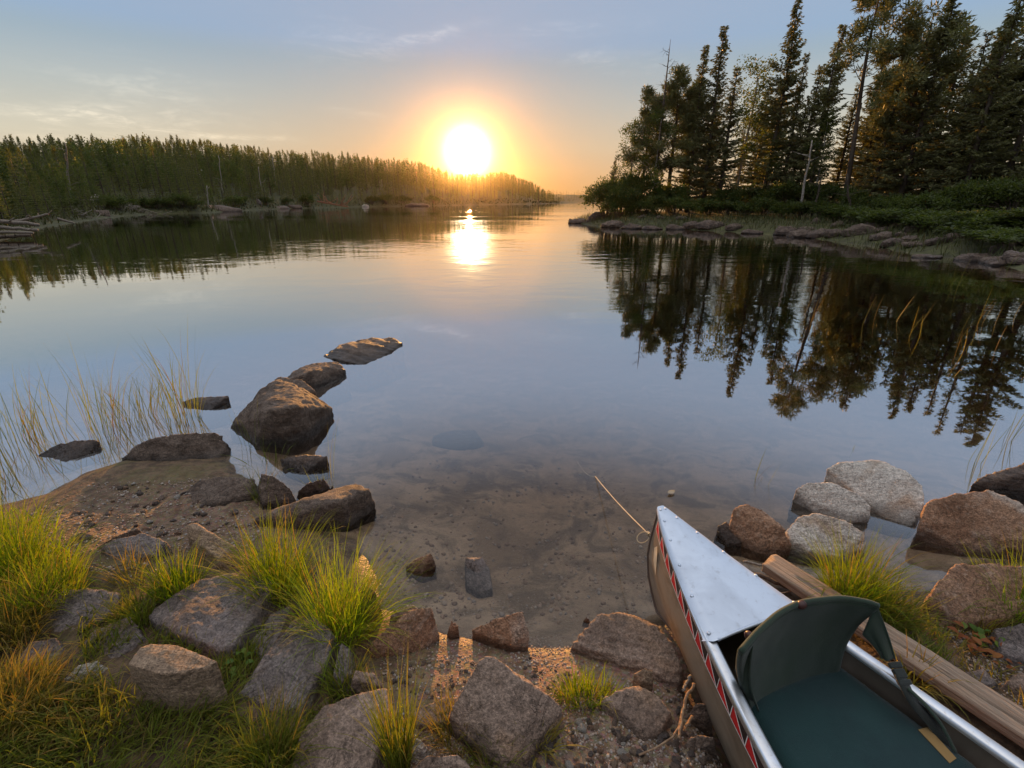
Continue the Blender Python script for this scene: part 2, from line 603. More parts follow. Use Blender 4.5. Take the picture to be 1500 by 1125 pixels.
def build_ground():
    xs = axis_coords(-335, 335, -2.1, 2.9, 0.022, 1.045)
    ys = axis_coords(-50, 500, 0.55, 3.4, 0.022, 1.04)
    X, Y = np.meshgrid(xs, ys)
    Z = ground_z(X, Y)
    d = shore_distance(X, Y).reshape(X.shape)
    nx, ny = len(xs), len(ys)
    idx = np.arange(nx * ny).reshape(ny, nx)
    f = np.stack([idx[:-1, :-1], idx[:-1, 1:], idx[1:, 1:], idx[1:, :-1]], -1).reshape(-1, 4)
    v = np.stack([X, Y, Z], -1).reshape(-1, 3)
    dist = np.hypot(X, Y)
    # grassy, dark humus soil away from the sand of the landing and the spit
    sandy = np.exp(-(((X - 0.25) / 0.62) ** 2 + ((Y - 1.25) / 0.75) ** 2)) + np.exp(-(((X + 1.75) / 0.95) ** 2 + ((Y - 2.25) / 0.50) ** 2)) * 0.42
    green = np.clip(1.0 - sandy * 1.5, 0, 1) + 1.2 * sstep(dist, 8, 16)
    me = mesh_np('ground', v, f, [ground_material()], attrs={'shore': ('POINT', np.clip(d, -5, 5).ravel()), 'green': ('POINT', green.ravel())})
    tag(obj('ground', me), kind='structure')


build_ground()


def build_water():
    m, t = material('lake_water')
    pos = t.n('ShaderNodeNewGeometry').outputs['Position']
    big = t.smooth(t.noise(t.mapping(pos, scale=(0.03, 0.09, 1)), 1.0, 2.0, 0.5), 0.40, 0.66)
    r1 = t.noise(t.mapping(pos, scale=(1.0, 1.5, 1.0)), 0.9, 2.0, 0.5, 0.3)
    r2 = t.noise(t.mapping(pos, scale=(1.0, 1.6, 1.0)), 3.6, 3.0, 0.5, 0.2)
    sep = t.n('ShaderNodeSeparateXYZ')
    t.put(sep.inputs[0], pos)
    out = t.smooth(sep.outputs[1], 3.0, 16.0)          # the sheltered landing is calm, the open lake slightly ruffled
    amp = t.math('MULTIPLY', t.math('MULTIPLY_ADD', big, 0.85, 0.15), t.math('MULTIPLY_ADD', out, 0.9, 0.1))
    h = t.math('MULTIPLY', t.math('ADD', r1, t.math('MULTIPLY', r2, 0.22)), amp)
    nrm = t.bump(h, 1.0, WAVE)
    fr = t.n('ShaderNodeFresnel')
    fr.inputs['IOR'].default_value = 1.333
    t.link(nrm, fr.inputs['Normal'])
    cosi = t.math('ABSOLUTE', t.vmath('DOT_PRODUCT', t.n('ShaderNodeNewGeometry').outputs['Incoming'], nrm))
    gain = t.smooth(cosi, 0.28, 0.58, 0.58, 0.0)
    refl = t.math('ADD', fr.outputs[0], t.math('MULTIPLY', t.math('SUBTRACT', 1.0, fr.outputs[0]), gain))
    gl = t.n('ShaderNodeBsdfGlossy', distribution='GGX')
    gl.inputs['Roughness'].default_value = 0.015
    gl.inputs['Color'].default_value = (1, 1, 1, 1)
    t.link(nrm, gl.inputs['Normal'])
    tr = t.n('ShaderNodeBsdfTransparent')
    tr.inputs['Color'].default_value = (0.98, 0.97, 0.95, 1)
    mx = t.n('ShaderNodeMixShader')
    t.link(refl, mx.inputs[0])
    t.link(tr.outputs[0], mx.inputs[1])
    t.link(gl.outputs[0], mx.inputs[2])
    o = t.n('ShaderNodeOutputMaterial')
    t.link(mx.outputs[0], o.inputs['Surface'])
    ab = t.n('ShaderNodeVolumeAbsorption')
    ab.inputs['Color'].default_value = (0.52, 0.36, 0.16, 1)
    ab.inputs['Density'].default_value = 1.5
    t.link(ab.outputs[0], o.inputs['Volume'])
    x0, x1, y0, y1, z0 = -352, 352, -65, 526, -8.0
    v = [(x0, y0, 0), (x1, y0, 0), (x1, y1, 0), (x0, y1, 0), (x0, y0, z0), (x1, y0, z0), (x1, y1, z0), (x0, y1, z0)]
    f = [(0, 1, 2, 3), (7, 6, 5, 4), (0, 4, 5, 1), (1, 5, 6, 2), (2, 6, 7, 3), (3, 7, 4, 0)]
    tag(obj('water', mesh_np('water', v, f, [m], smooth=False)), kind='structure')


WAVE = 0.021
build_water()

# ------------------------------------------------------------------ trees
def tube(path, radii, sides=7, cap=True):
    """verts, faces of a tapering tube along a path"""
    path = np.asarray(path, float)
    n = len(path)
    V, F = [], []
    up = np.array((0.3, 0.2, 1.0))
    for i in range(n):
        tn = path[min(i + 1, n - 1)] - path[max(i - 1, 0)]
        tn = tn / (np.linalg.norm(tn) + 1e-9)
        a = np.cross(tn, up if abs(tn[2]) < 0.9 else np.array((1.0, 0.1, 0)))
        a /= np.linalg.norm(a) + 1e-9
        b = np.cross(tn, a)
        for k in range(sides):
            w = 2 * math.pi * k / sides
            V.append(path[i] + radii[i] * (math.cos(w) * a + math.sin(w) * b))
    for i in range(n - 1):
        for k in range(sides):
            k2 = (k + 1) % sides
            F.append((i * sides + k, i * sides + k2, (i + 1) * sides + k2, (i + 1) * sides + k))
    if cap:
        F.append(tuple(range(sides))[::-1])
        F.append(tuple((n - 1) * sides + k for k in range(sides)))
    return V, F


class Geo:
    def __init__(self):
        self.V, self.F, self.M = [], [], []

    def add(self, vf, mat=0):
        v, f = vf
        b = len(self.V)
        self.V.extend(v)
        self.F.extend(tuple(i + b for i in q) for q in f)
        self.M.extend([mat] * len(f))
        return self

    def box(self, c, s, mat=0, rot=None):
        q = np.array([(x, y, z) for x in (-1, 1) for y in (-1, 1) for z in (-1, 1)], float) * np.asarray(s) / 2
        if rot is not None:
            q = q @ np.asarray(rot).T
        q = q + np.asarray(c)
        return self.add((list(q), [(0, 1, 3, 2), (4, 6, 7, 5), (0, 4, 5, 1), (2, 3, 7, 6), (0, 2, 6, 4), (1, 5, 7, 3)]), mat)

    def mesh(self, name, mats, smooth=True):
        return mesh_np(name, np.array(self.V), self.F, mats, self.M, smooth)


class Leaves:
    """many small leaf-shaped faces"""
    def __init__(self, seed):
        self.r = np.random.default_rng(seed)
        self.c, self.d, self.s, self.rnd = [], [], [], []

    def put(self, c, d, s, rnd):
        self.c.append(c)
        self.d.append(d)
        self.s.append(s)
        self.rnd.append(rnd)

    def arrays(self):
        c = np.concatenate([np.atleast_2d(q) for q in self.c])
        d = np.concatenate([np.atleast_2d(q) for q in self.d])
        s = np.concatenate([np.atleast_2d(q) for q in self.s])
        rnd = np.concatenate([np.atleast_1d(q) for q in self.rnd])
        d = d / (np.linalg.norm(d, axis=1)[:, None] + 1e-9)
        ax = self.r.normal(size=d.shape)
        side = np.cross(d, ax)
        side /= np.linalg.norm(side, axis=1)[:, None] + 1e-9
        L, W = s[:, :1], s[:, 1:]
        v = np.stack([c, c + d * L * 0.45 + side * W * 0.5, c + d * L, c + d * L * 0.45 - side * W * 0.5], 1)
        f = np.arange(len(c) * 4).reshape(-1, 4)
        return v.reshape(-1, 3), f, np.repeat(rnd, 4)

    def mesh(self, name, mat):
        v, f, rnd = self.arrays()
        return mesh_np(name, v, f, [mat], smooth=False, attrs={'rnd': ('POINT', rnd)})


def spruce(seed, H=1.0, base=0.11, low=0.12, dens=1.0, club=0.0, sprig=0.020, droop=0.35, sparse=0.0):
    """a black spruce of unit height: returns trunk geometry and a crown of needle sprays"""
    r = np.random.default_rng(seed)
    g = Geo()
    bend = r.normal(0, 0.006, 2)
    tz = np.linspace(-0.02, 0.985, 14)
    path = [(bend[0] * math.sin(z * 3), bend[1] * math.sin(z * 2.3), z) for z in tz]
    g.add(tube(path, [0.0125 * (1 - z) ** 0.8 + 0.0012 for z in np.clip(tz, 0, 1)], 7))
    lv = Leaves(seed)
    z = low
    while z < 0.992:
        f = (z - low) / (1 - low)
        prof = (min(1.0, 0.55 + f * 3.0)) * (1 - f) ** 0.92
        prof += club * math.exp(-((f - 0.86) / 0.07) ** 2)
        nb = int(r.integers(5, 9) * dens) if f < 0.85 else 5
        tier = r.uniform(0.7, 1.15)
        for _ in range(nb):
            if r.random() < sparse:
                continue
            az = r.uniform(0, 2 * math.pi)
            L = max(0.010, base * prof * tier * r.uniform(0.6, 1.2))
            if r.random() < 0.10:
                L *= 1.35
            dirn = np.array((math.cos(az), math.sin(az), 0.0))
            rise = 0.5 * f - droop * (1 - f) + r.normal(0, 0.10)
            z0 = z + r.normal(0, 0.004)
            m = max(3, int(L / (sprig * 0.36)))
            q = np.linspace(0.10, 1.0, m)
            ctr = np.array((bend[0] * math.sin(z * 3), bend[1] * math.sin(z * 2.3), z0)) + dirn * (q * L)[:, None]
            ctr[:, 2] += rise * q * L + 0.28 * L * q ** 2
            if L > 0.05 and f < 0.75:
                g.add(tube([ctr[0] - dirn * 0.10 * L, ctr[m // 2], ctr[-1]], [0.0022, 0.0014, 0.0006], 3, False))
            tone = r.uniform(0, 1)
            for k in range(4):
                dd = dirn * 1.0 + r.normal(0, 0.5, (m, 3)) * np.array((1, 1, .6)) + np.array((0, 0, -0.25))
                lv.put(ctr + r.normal(0, 0.0026, (m, 3)), dd, np.stack([sprig * r.uniform(0.7, 1.25, m), sprig * r.uniform(0.28, 0.42, m)], 1),
                       np.clip(tone + r.normal(0, 0.25, m), 0, 1))
        z += r.uniform(0.014, 0.028) * (1.25 - 0.6 * f)
    for _ in range(10):
        az, z0 = r.uniform(0, 6.28), r.uniform(0.03, low + 0.05)
        L = r.uniform(0.03, 0.08)
        dn = np.array((math.cos(az), math.sin(az), -0.2))
        g.add(tube([(0, 0, z0), dn * L * 0.5 + (0, 0, z0), dn * L + (0, 0, z0)], [0.0018, 0.0012, 0.0005], 3, False))
    return g, lv


def branching(seed, lean=(0, 0), levels=3, first=0.35, spread=0.28, nprim=16, upward=0.5, clump=0.045, leaf=0.016, per=60, r0=0.014, wavy=0.02, flat=0.7,
              wide=0.42, top=0.97, round_top=False):
    """a broad-crowned tree of unit height (pine, birch): limbs that fork, leaf clumps at the twig ends"""
    r = np.random.default_rng(seed)
    g, lv = Geo(), Leaves(seed)
    tz = np.linspace(-0.02, top, 16)
    ph = r.uniform(0, 6, 2)

    def trunk(z):
        return np.array((lean[0] * z + wavy * math.sin(4 * z + ph[0]) * z, lean[1] * z + wavy * math.sin(5 * z + ph[1]) * z, z))
    g.add(tube([trunk(z) for z in tz], [r0 * (1 - max(z, 0)) ** 0.7 + 0.002 for z in tz], 8))

    def clumpat(p, size):
        n = int(per * size / clump)
        c = r.normal(0, 1, (n, 3))
        c /= np.linalg.norm(c, axis=1)[:, None] + 1e-9
        c *= (r.random((n, 1)) ** 0.4) * size
        c[:, 2] *= flat
        tone = r.uniform(0, 1)
        lv.put(p + c, c + r.normal(0, 0.6 * size, (n, 3)) + np.array((0, 0, 0.3 * size)), np.stack([leaf * r.uniform(0.7, 1.3, n), leaf * wide * r.uniform(0.8, 1.2, n)], 1),
               np.clip(tone + r.normal(0, 0.2, n), 0, 1))

    def limb(p, d, L, rad, lev):
        q = [p]
        cur = np.array(d, float)
        for k in range(4):
            cur = cur + r.normal(0, 0.18, 3) + np.array((0, 0, 0.06))
            cur /= np.linalg.norm(cur)
            q.append(q[-1] + cur * L / 4)
        g.add(tube(q, np.linspace(rad, rad * 0.45, 5), 4, False))
        if lev == 0:
            clumpat(q[-1], clump * r.uniform(0.7, 1.25))
            if r.random() < 0.6:
                clumpat(q[2], clump * r.uniform(0.4, 0.8))
            return
        for k in range(int(r.integers(2, 5))):
            b = q[int(r.integers(2, 5))]
            nd = cur + r.normal(0, 0.6, 3)
            nd /= np.linalg.norm(nd)
            limb(b, nd, L * r.uniform(0.45, 0.7), rad * 0.5, lev - 1)
        clumpat(q[-1], clump * r.uniform(0.6, 1.0))
    for i in range(nprim):
        f = first + (top - first) * ((i + r.random()) / nprim)
        az = i * 2.4 + r.normal(0, 0.4)
        up = upward * (0.4 + f) + r.normal(0, 0.15)
        e = (1 - (f - first) / (1.02 - first))
        L = spread * ((math.sqrt(max(0.05, 1 - (2 * (f - first) / (1.02 - first) - 0.8) ** 2 / 1.6))) if round_top else (0.35 + 0.65 * e)) * r.uniform(0.6, 1.15)
        d = np.array((math.cos(az), math.sin(az), up))
        limb(trunk(f), d / np.linalg.norm(d), L, r0 * 0.4 * (1.1 - f), levels - 2)
    clumpat(trunk(top), clump)
    return g, lv


def shrub(seed, nst=10, leaf=0.10, per=70, flat=0.8):
    """a bush of unit height and about unit half-width: stems from the ground, leaves in clumps"""
    r = np.random.default_rng(seed)
    g, lv = Geo(), Leaves(seed)
    for i in range(nst):
        az, out = r.uniform(0, 6.28), r.uniform(0.1, 0.85)
        tip = np.array((math.cos(az) * out, math.sin(az) * out, r.uniform(0.55, 1.0) * (1 - 0.35 * out)))
        mid = tip * np.array((0.4, 0.4, 0.6)) + r.normal(0, 0.04, 3)
        g.add(tube([(tip[0] * .1, tip[1] * .1, -0.05), mid, tip], [0.018, 0.012, 0.006], 4, False))
        for q in (0.45, 0.62, 0.8, 1.0):
            c0 = mid * (1 - q) * 1.2 + tip * q if q < 1 else tip
            n = int(per * (0.5 + 0.5 * q))
            s = r.uniform(0.12, 0.22)
            c = r.normal(0, 0.5, (n, 3)) * s
            c[:, 2] *= flat
            tone = r.uniform(0, 1)
            lv.put(c0 + c, c + r.normal(0, 0.1, (n, 3)) + np.array((0, 0, 0.06)), np.stack([leaf * r.uniform(0.6, 1.2, n), leaf * 0.5 * r.uniform(0.7, 1.2, n)], 1),
                   np.clip(tone + r.normal(0, 0.2, n), 0, 1))
    return g, lv


def make_tree(name, kind, mats, loc, scale, rz=0.0, sx=1.0, tilt=(0, 0), label=None, category='tree', group=None, foliage='crown', stem='trunk'):
    """kind: (trunk mesh, crown mesh)"""
    root = empty(name, loc, rz)
    root.scale = (scale * sx, scale * sx, scale)
    root.rotation_euler = (tilt[0], tilt[1], rz)
    tag(root, label, category, group)
    obj(stem, kind[0], parent=root)
    if kind[1] is not None:
        obj(foliage, kind[1], parent=root)
    return root


def kindof(gl, name, bark, leafmat):
    g, lv = gl
    return (g.mesh(name + '_trunk', [bark]), lv.mesh(name + '_crown', leafmat))


SPRUCES = [kindof(spruce(11, base=0.140, low=0.06, club=0.012, sprig=0.018), 'spruce', M_BARK, M_NEEDLE),
           kindof(spruce(12, base=0.125, low=0.07, club=0.010, sprig=0.017, sparse=0.1), 'spruce', M_BARK, M_NEEDLE),
           kindof(spruce(13, base=0.185, low=0.05, sprig=0.019, droop=0.45), 'spruce', M_BARK, M_NEEDLE),
           kindof(spruce(14, base=0.22, low=0.05, sprig=0.020, droop=0.3, sparse=0.08), 'spruce', M_BARK, M_NEEDLE),
           kindof(spruce(15, base=0.085, low=0.12, sprig=0.016, sparse=0.25, dens=0.8), 'spruce', M_BARK, M_NEEDLE)]
PINES = [kindof(branching(21, lean=(0.0, 0.0), first=0.38, spread=0.26, nprim=20, upward=0.35, clump=0.040, leaf=0.030, per=90, wide=0.22, wavy=0.02), 'pine', M_BARK, M_PINE),
         kindof(branching(22, lean=(0.06, 0.0), first=0.30, spread=0.20, nprim=20, upward=0.5, clump=0.042, leaf=0.030, per=100, wide=0.22), 'pine', M_BARK, M_PINE)]
BIRCHES = [kindof(branching(31, first=0.30, spread=0.22, nprim=20, upward=1.2, clump=0.045, leaf=0.014, per=34, wide=0.7, r0=0.008, flat=1.0), 'birch', M_BIRCHBARK, M_BIRCH),
           kindof(branching(32, first=0.22, spread=0.26, nprim=22, upward=1.0, clump=0.05, leaf=0.016, per=48, wide=0.7, r0=0.009, flat=1.0), 'birch', M_BIRCHBARK, M_BIRCH)]
SHRUBS = [kindof(shrub(41), 'alder_bush', M_BARK, M_SHRUB), kindof(shrub(42, nst=14, leaf=0.085), 'alder_bush', M_BARK, M_SHRUB)]


def dead_tree(seed, n=26, top_bare=True):
    r = np.random.default_rng(seed)
    g = Geo()
    tz = np.linspace(-0.02, 1.0, 14)
    g.add(tube([(0.006 * math.sin(5 * z), 0.004 * math.sin(4 * z), z) for z in tz], [0.0105 * (1 - max(z, 0)) ** 0.7 + 0.0008 for z in tz], 7))
    for i in range(n):
        z0 = 0.35 + 0.62 * (i + r.random()) / n
        az = r.uniform(0, 6.28)
        L = (0.03 + 0.13 * (1 - z0)) * r.uniform(0.5, 1.5)
        d = np.array((math.cos(az), math.sin(az), 0))
        pts = [np.array((0, 0, z0)), d * L * 0.5 + (0, 0, z0 + L * 0.12), d * L + (0, 0, z0 + L * r.uniform(0.1, 0.6))]
        g.add(tube(pts, [0.0022, 0.0014, 0.0006], 4, False))
        for k in range(3):
            b = pts[1] * (1 - k / 3) + pts[2] * (k / 3)
            e = b + (d + r.normal(0, 0.7, 3)) * L * 0.35
            g.add(tube([b, e], [0.001, 0.0004], 3, False))
    return g.mesh('dead_spruce', [M_BARK])


DEAD = dead_tree(51)

RIGHT_G = 'conifers on the point across the water'


def right_tree(name, kind, u, v, Y, label, rz=0.0, sx=1.0, base_dz=0.0, **kw):
    """top of the tree at pixel (u, v) when it stands Y metres out"""
    top = PY(u, v, Y)
    g0 = gz(top[0], top[1])
    H = top[2] - g0
    return make_tree(name, kind, None, (top[0], top[1], g0 - 0.05 + base_dz), H + 0.05, rz, sx, label=label, **kw)


def right_bank():
    S, Pn, B = SPRUCES, PINES, BIRCHES
    T = [
        ('dead_spruce', (DEAD, None), 982, 58, 36.5, 'dead grey spruce with bare branches near the tip of the wooded point', 1.0, 1.0),
        ('spruce_tree', S[0], 1035, 66, 36.0, 'slim spruce, first club-topped spire right of the dead tree', 0.3, 1.0),
        ('spruce_tree', S[0], 1064, 38, 35.5, 'tallest slim club-topped spruce between two shorter spires', 1.7, 1.0),
        ('spruce_tree', S[1], 1082, 96, 35.0, 'shorter pointed spruce just left of the airy birch', 2.2, 1.35),
        ('spruce_tree', S[2], 1166, -2, 34.0, 'broad tall spruce rising alone above the middle of the point', 0.9, 0.95),
        ('spruce_tree', S[1], 1183, 76, 33.5, 'thin spruce tucked against the right side of the broad tall spruce', 3.0, 0.8),
        ('spruce_tree', S[1], 1205, 93, 33.0, 'short thin spruce in the gap left of the leaning pine', 0.2, 1.0),
        ('spruce_tree', S[2], 1238, 34, 32.0, 'medium spruce just left of the leaning pine', 2.9, 0.9),
        ('spruce_tree', S[3], 1330, 72, 30.0, 'low broad spruce under the limbs of the leaning pine', 1.2, 1.0),
        ('spruce_tree', S[3], 1400, -14, 29.0, 'massive dark spruce right of the leaning pine', 0.5, 1.10),
        ('spruce_tree', S[4], 1449, 42, 28.5, 'very thin sparse spruce right of the massive dark spruce', 1.9, 1.1),
        ('spruce_tree', S[0], 1484, 20, 27.5, 'dense spruce second from the right end of the stand', 2.5, 1.3),
        ('spruce_tree', S[2], 1512, -30, 26.5, 'tall spruce at the right end of the stand', 4.0, 1.0),
        ('pine_tree', Pn[0], 1372, 22, 30.0, 'round-crowned pine merging with the massive dark spruce', 0.6, 1.0),
        ('pine_tree', Pn[1], 1000, 112, 36.8, 'bushy young pine directly behind the dead grey spruce', 2.0, 1.15),
        ('pine_tree', Pn[1], 951, 138, 37.5, 'leftmost bushy pine of the point with a thin broken top', 0.4, 1.0),
        ('pine_tree', Pn[1], 1018, 130, 37.5, 'small pine between the dead spruce and the first spire', 4.4, 1.1),
        ('birch_tree', B[0], 1108, 100, 35.5, 'airy birch with sky showing through between the spruces', 0.4, 1.15),
        ('birch_tree', B[1], 930, 186, 37.8, 'leafy young birch on the outer end of the point', 1.4, 1.1),
        ('birch_tree', B[1], 968, 170, 36.0, 'leafy birch low in front of the bushy pines', 2.4, 1.1),
        ('birch_tree', B[0], 1140, 190, 34.0, 'small birch at the left foot of the broad tall spruce', 3.3, 1.2),
        ('birch_tree', B[0], 1215, 175, 31.5, 'small pale-stemmed birch left of the leaning pine foot', 5.0, 1.2),
    ]
    for (name, kind, u, v, Y, label, rz, sx) in T:
        right_tree(name, kind, u, v, Y, label, rz, sx, group=None if name == 'dead_spruce' else RIGHT_G)
    # the leaning jack pine
    top, foot = PY(1292, -22, 31.0), PY(1238, 290, 31.0)
    g0 = gz(foot[0], foot[1])
    H = top[2] - g0
    lean = (top[0] - foot[0]) / H
    k = kindof(branching(61, lean=(lean, 0.0), first=0.52, spread=0.19, nprim=22, upward=0.25, clump=0.030, leaf=0.026, per=70, wide=0.22, wavy=0.012, r0=0.012), 'jack_pine', M_BARK, M_PINE)
    make_tree('pine_tree', k, None, (foot[0], foot[1], g0 - 0.05), H, 0, 1.0, label='tall jack pine leaning right with a ragged crown', group=RIGHT_G)
    # younger trees that fill the stand
    r = np.random.default_rng(5)
    fills = [(905, 235, 37.8), (1010, 190, 36.5), (1050, 150, 37.0), (1094, 160, 36.5), (1128, 130, 36), (1150, 120, 35.5), (1190, 140, 34.5), (1222, 110, 34),
             (1262, 120, 33.5), (1290, 130, 32.5), (1310, 95, 33), (1345, 110, 31.5), (1362, 60, 32), (1385, 90, 31), (1425, 85, 30.5), (1440, 100, 29.5),
             (1466, 110, 29), (1500, 90, 28), (1540, 40, 26), (1575, -20, 24.5), (1560, 60, 27), (1420, 40, 31), (1345, 40, 33.5), (1300, 60, 34), (1620, -70, 23.5), (1670, -60, 22.5), (1530, -20, 26.5), (1720, -90, 21.5), (1455, 70, 30.5), (1485, 60, 30)]
    for i, (u, v, Y) in enumerate(fills):
        kd = SPRUCES[int(r.integers(0, 5))]
        right_tree('spruce_tree', kd, u + r.normal(0, 3), v, Y + r.uniform(0.5, 3.0), 'dark spruce half hidden among the taller trees of the point', r.uniform(0, 6), r.uniform(1.0, 1.5), group='spruces half hidden inside the stand')


right_bank()

# ------------------------------------------------------------------ rocks
M_ROCK = {
    'brown': rock_material('brown_lake_rock', (0.082, 0.054, 0.038), (0.15, 0.108, 0.082), (0.23, 0.175, 0.14), wet=True, stretch=(1, 1, 2.2)),
    'dark': rock_material('dark_wet_rock', (0.070, 0.045, 0.033), (0.13, 0.085, 0.06), (0.19, 0.14, 0.11), wet=True, rough=0.55),
    'grey': rock_material('purple_grey_granite', (0.108, 0.082, 0.070), (0.185, 0.152, 0.140), (0.27, 0.215, 0.185), stain=(0.21, 0.125, 0.082), speck=0.5),
    'pale': rock_material('pale_grey_granite', (0.42, 0.37, 0.32), (0.56, 0.505, 0.44), (0.25, 0.21, 0.175), stain=(0.36, 0.24, 0.155), speck=0.35, stretch=(1, 2.4, 2.4), rot=(0.2, 0.1, 0.7), wet=True),
    'tan': rock_material('tan_sandstone', (0.27, 0.18, 0.115), (0.36, 0.25, 0.165), (0.20, 0.14, 0.095), speck=0.3, stretch=(0.6, 3.0, 3.0), rot=(0, 0, 0.8)),
    'rust': rock_material('rusty_pink_granite', (0.22, 0.115, 0.065), (0.33, 0.19, 0.115), (0.44, 0.33, 0.25), stain=(0.42, 0.35, 0.29), speck=0.45, wet=True),
    'pink': rock_material('pinkish_gravel_rock', (0.17, 0.115, 0.085), (0.29, 0.205, 0.155), (0.11, 0.078, 0.06), stain=(0.30, 0.19, 0.12), speck=0.6),
}


def hull_mesh(pts):
    bm = bmesh.new()
    for p in pts:
        bm.verts.new(p)
    bmesh.ops.convex_hull(bm, input=bm.verts)
    loose = [v for v in bm.verts if not v.link_faces]
    bmesh.ops.delete(bm, geom=loose, context='VERTS')
    me = bpy.data.meshes.new('rock')
    bm.to_mesh(me)
    bm.free()
    return me


def roughen(me, name, voxel, amp, seed, strata=0.0, sdir=(0.2, 0.3, 1.0), smooth_iter=2, chips=1.0):
    """remesh a convex block finely, then break its surface up"""
    o = bpy.data.objects.new('tmp_block', me)
    COL.objects.link(o)
    md = o.modifiers.new('r', 'REMESH')
    md.mode = 'VOXEL'
    md.voxel_size = voxel
    sm = o.modifiers.new('s', 'SMOOTH')
    sm.factor, sm.iterations = 0.5, smooth_iter
    bpy.context.view_layer.update()
    dg = bpy.context.evaluated_depsgraph_get()
    new = bpy.data.meshes.new_from_object(o.evaluated_get(dg))
    bpy.data.objects.remove(o)
    bpy.data.meshes.remove(me)
    new.name = name
    n = len(new.vertices)
    co = np.empty(n * 3, np.float32)
    nr = np.empty(n * 3, np.float32)
    new.vertices.foreach_get('co', co)
    new.vertices.foreach_get('normal', nr)
    co, nr = co.reshape(-1, 3).astype(float), nr.reshape(-1, 3)
    size = np.ptp(co, axis=0).max()
    off = seed * 7.31
    q = co / size
    dsp = fbm(q * 3.2 + off, 3) * 0.9 + (np.abs(fbm(q * 6.0 + off + 5, 4)) - 0.25) * -0.75 * chips + fbm(q * 22.0 + off, 3, 0.6) * 0.22
    pl = fbm(q * 4.5 + off + 11, 2)
    dsp += 0.55 * chips * (np.round(pl * 5) / 5 - pl)
    if strata:
        sd = np.array(sdir) / np.linalg.norm(sdir)
        lay = (q @ sd) * 16 + fbm(q * 3 + off, 2) * 1.2
        dsp += strata * (np.abs((lay % 1.0) - 0.5) * 2 - 0.5)
    co += nr * (dsp * amp * size)[:, None]
    new.vertices.foreach_set('co', co.astype(np.float32).ravel())
    new.polygons.foreach_set('use_smooth', np.ones(len(new.polygons), dtype=bool))
    new.update()
    return new


_rock_seed = [0]


def rock(label, mat, pts, zb=None, flare=0.03, amp=0.035, strata=0.0, sdir=(0.2, 0.3, 1.0), smooth=1, name='rock', group=None, res=58, chips=1.0, thin=1.0):
    """pts: (u, v, height above the lake) of the upper surface"""
    _rock_seed[0] += 1
    top = np.array([P(u, v, z) for u, v, z in pts])
    g = min(gz(p[0], p[1]) for p in top)
    if thin != 1.0:
        top = np.array([P(u, v, g + (z - g) * thin) for u, v, z in pts])
    c = top[:, :2].mean(0)
    zb = g - 0.06 if zb is None else zb
    base = top.copy()
    dr = base[:, :2] - c
    L = np.linalg.norm(dr, axis=1)[:, None] + 1e-6
    base[:, :2] = c + dr * (1 + flare / L)
    base[:, 2] = np.minimum(zb, top[:, 2] - 0.02)
    allp = np.concatenate([top, base])
    org = np.array((c[0], c[1], zb))
    me = hull_mesh(allp - org)
    size = np.ptp(allp, axis=0).max()
    me = roughen(me, name, size / res, amp * 1.35, _rock_seed[0], strata, sdir, smooth, chips)
    me.materials.append(M_ROCK[mat])
    return tag(obj(name, me, tuple(org)), label, 'rock', group)


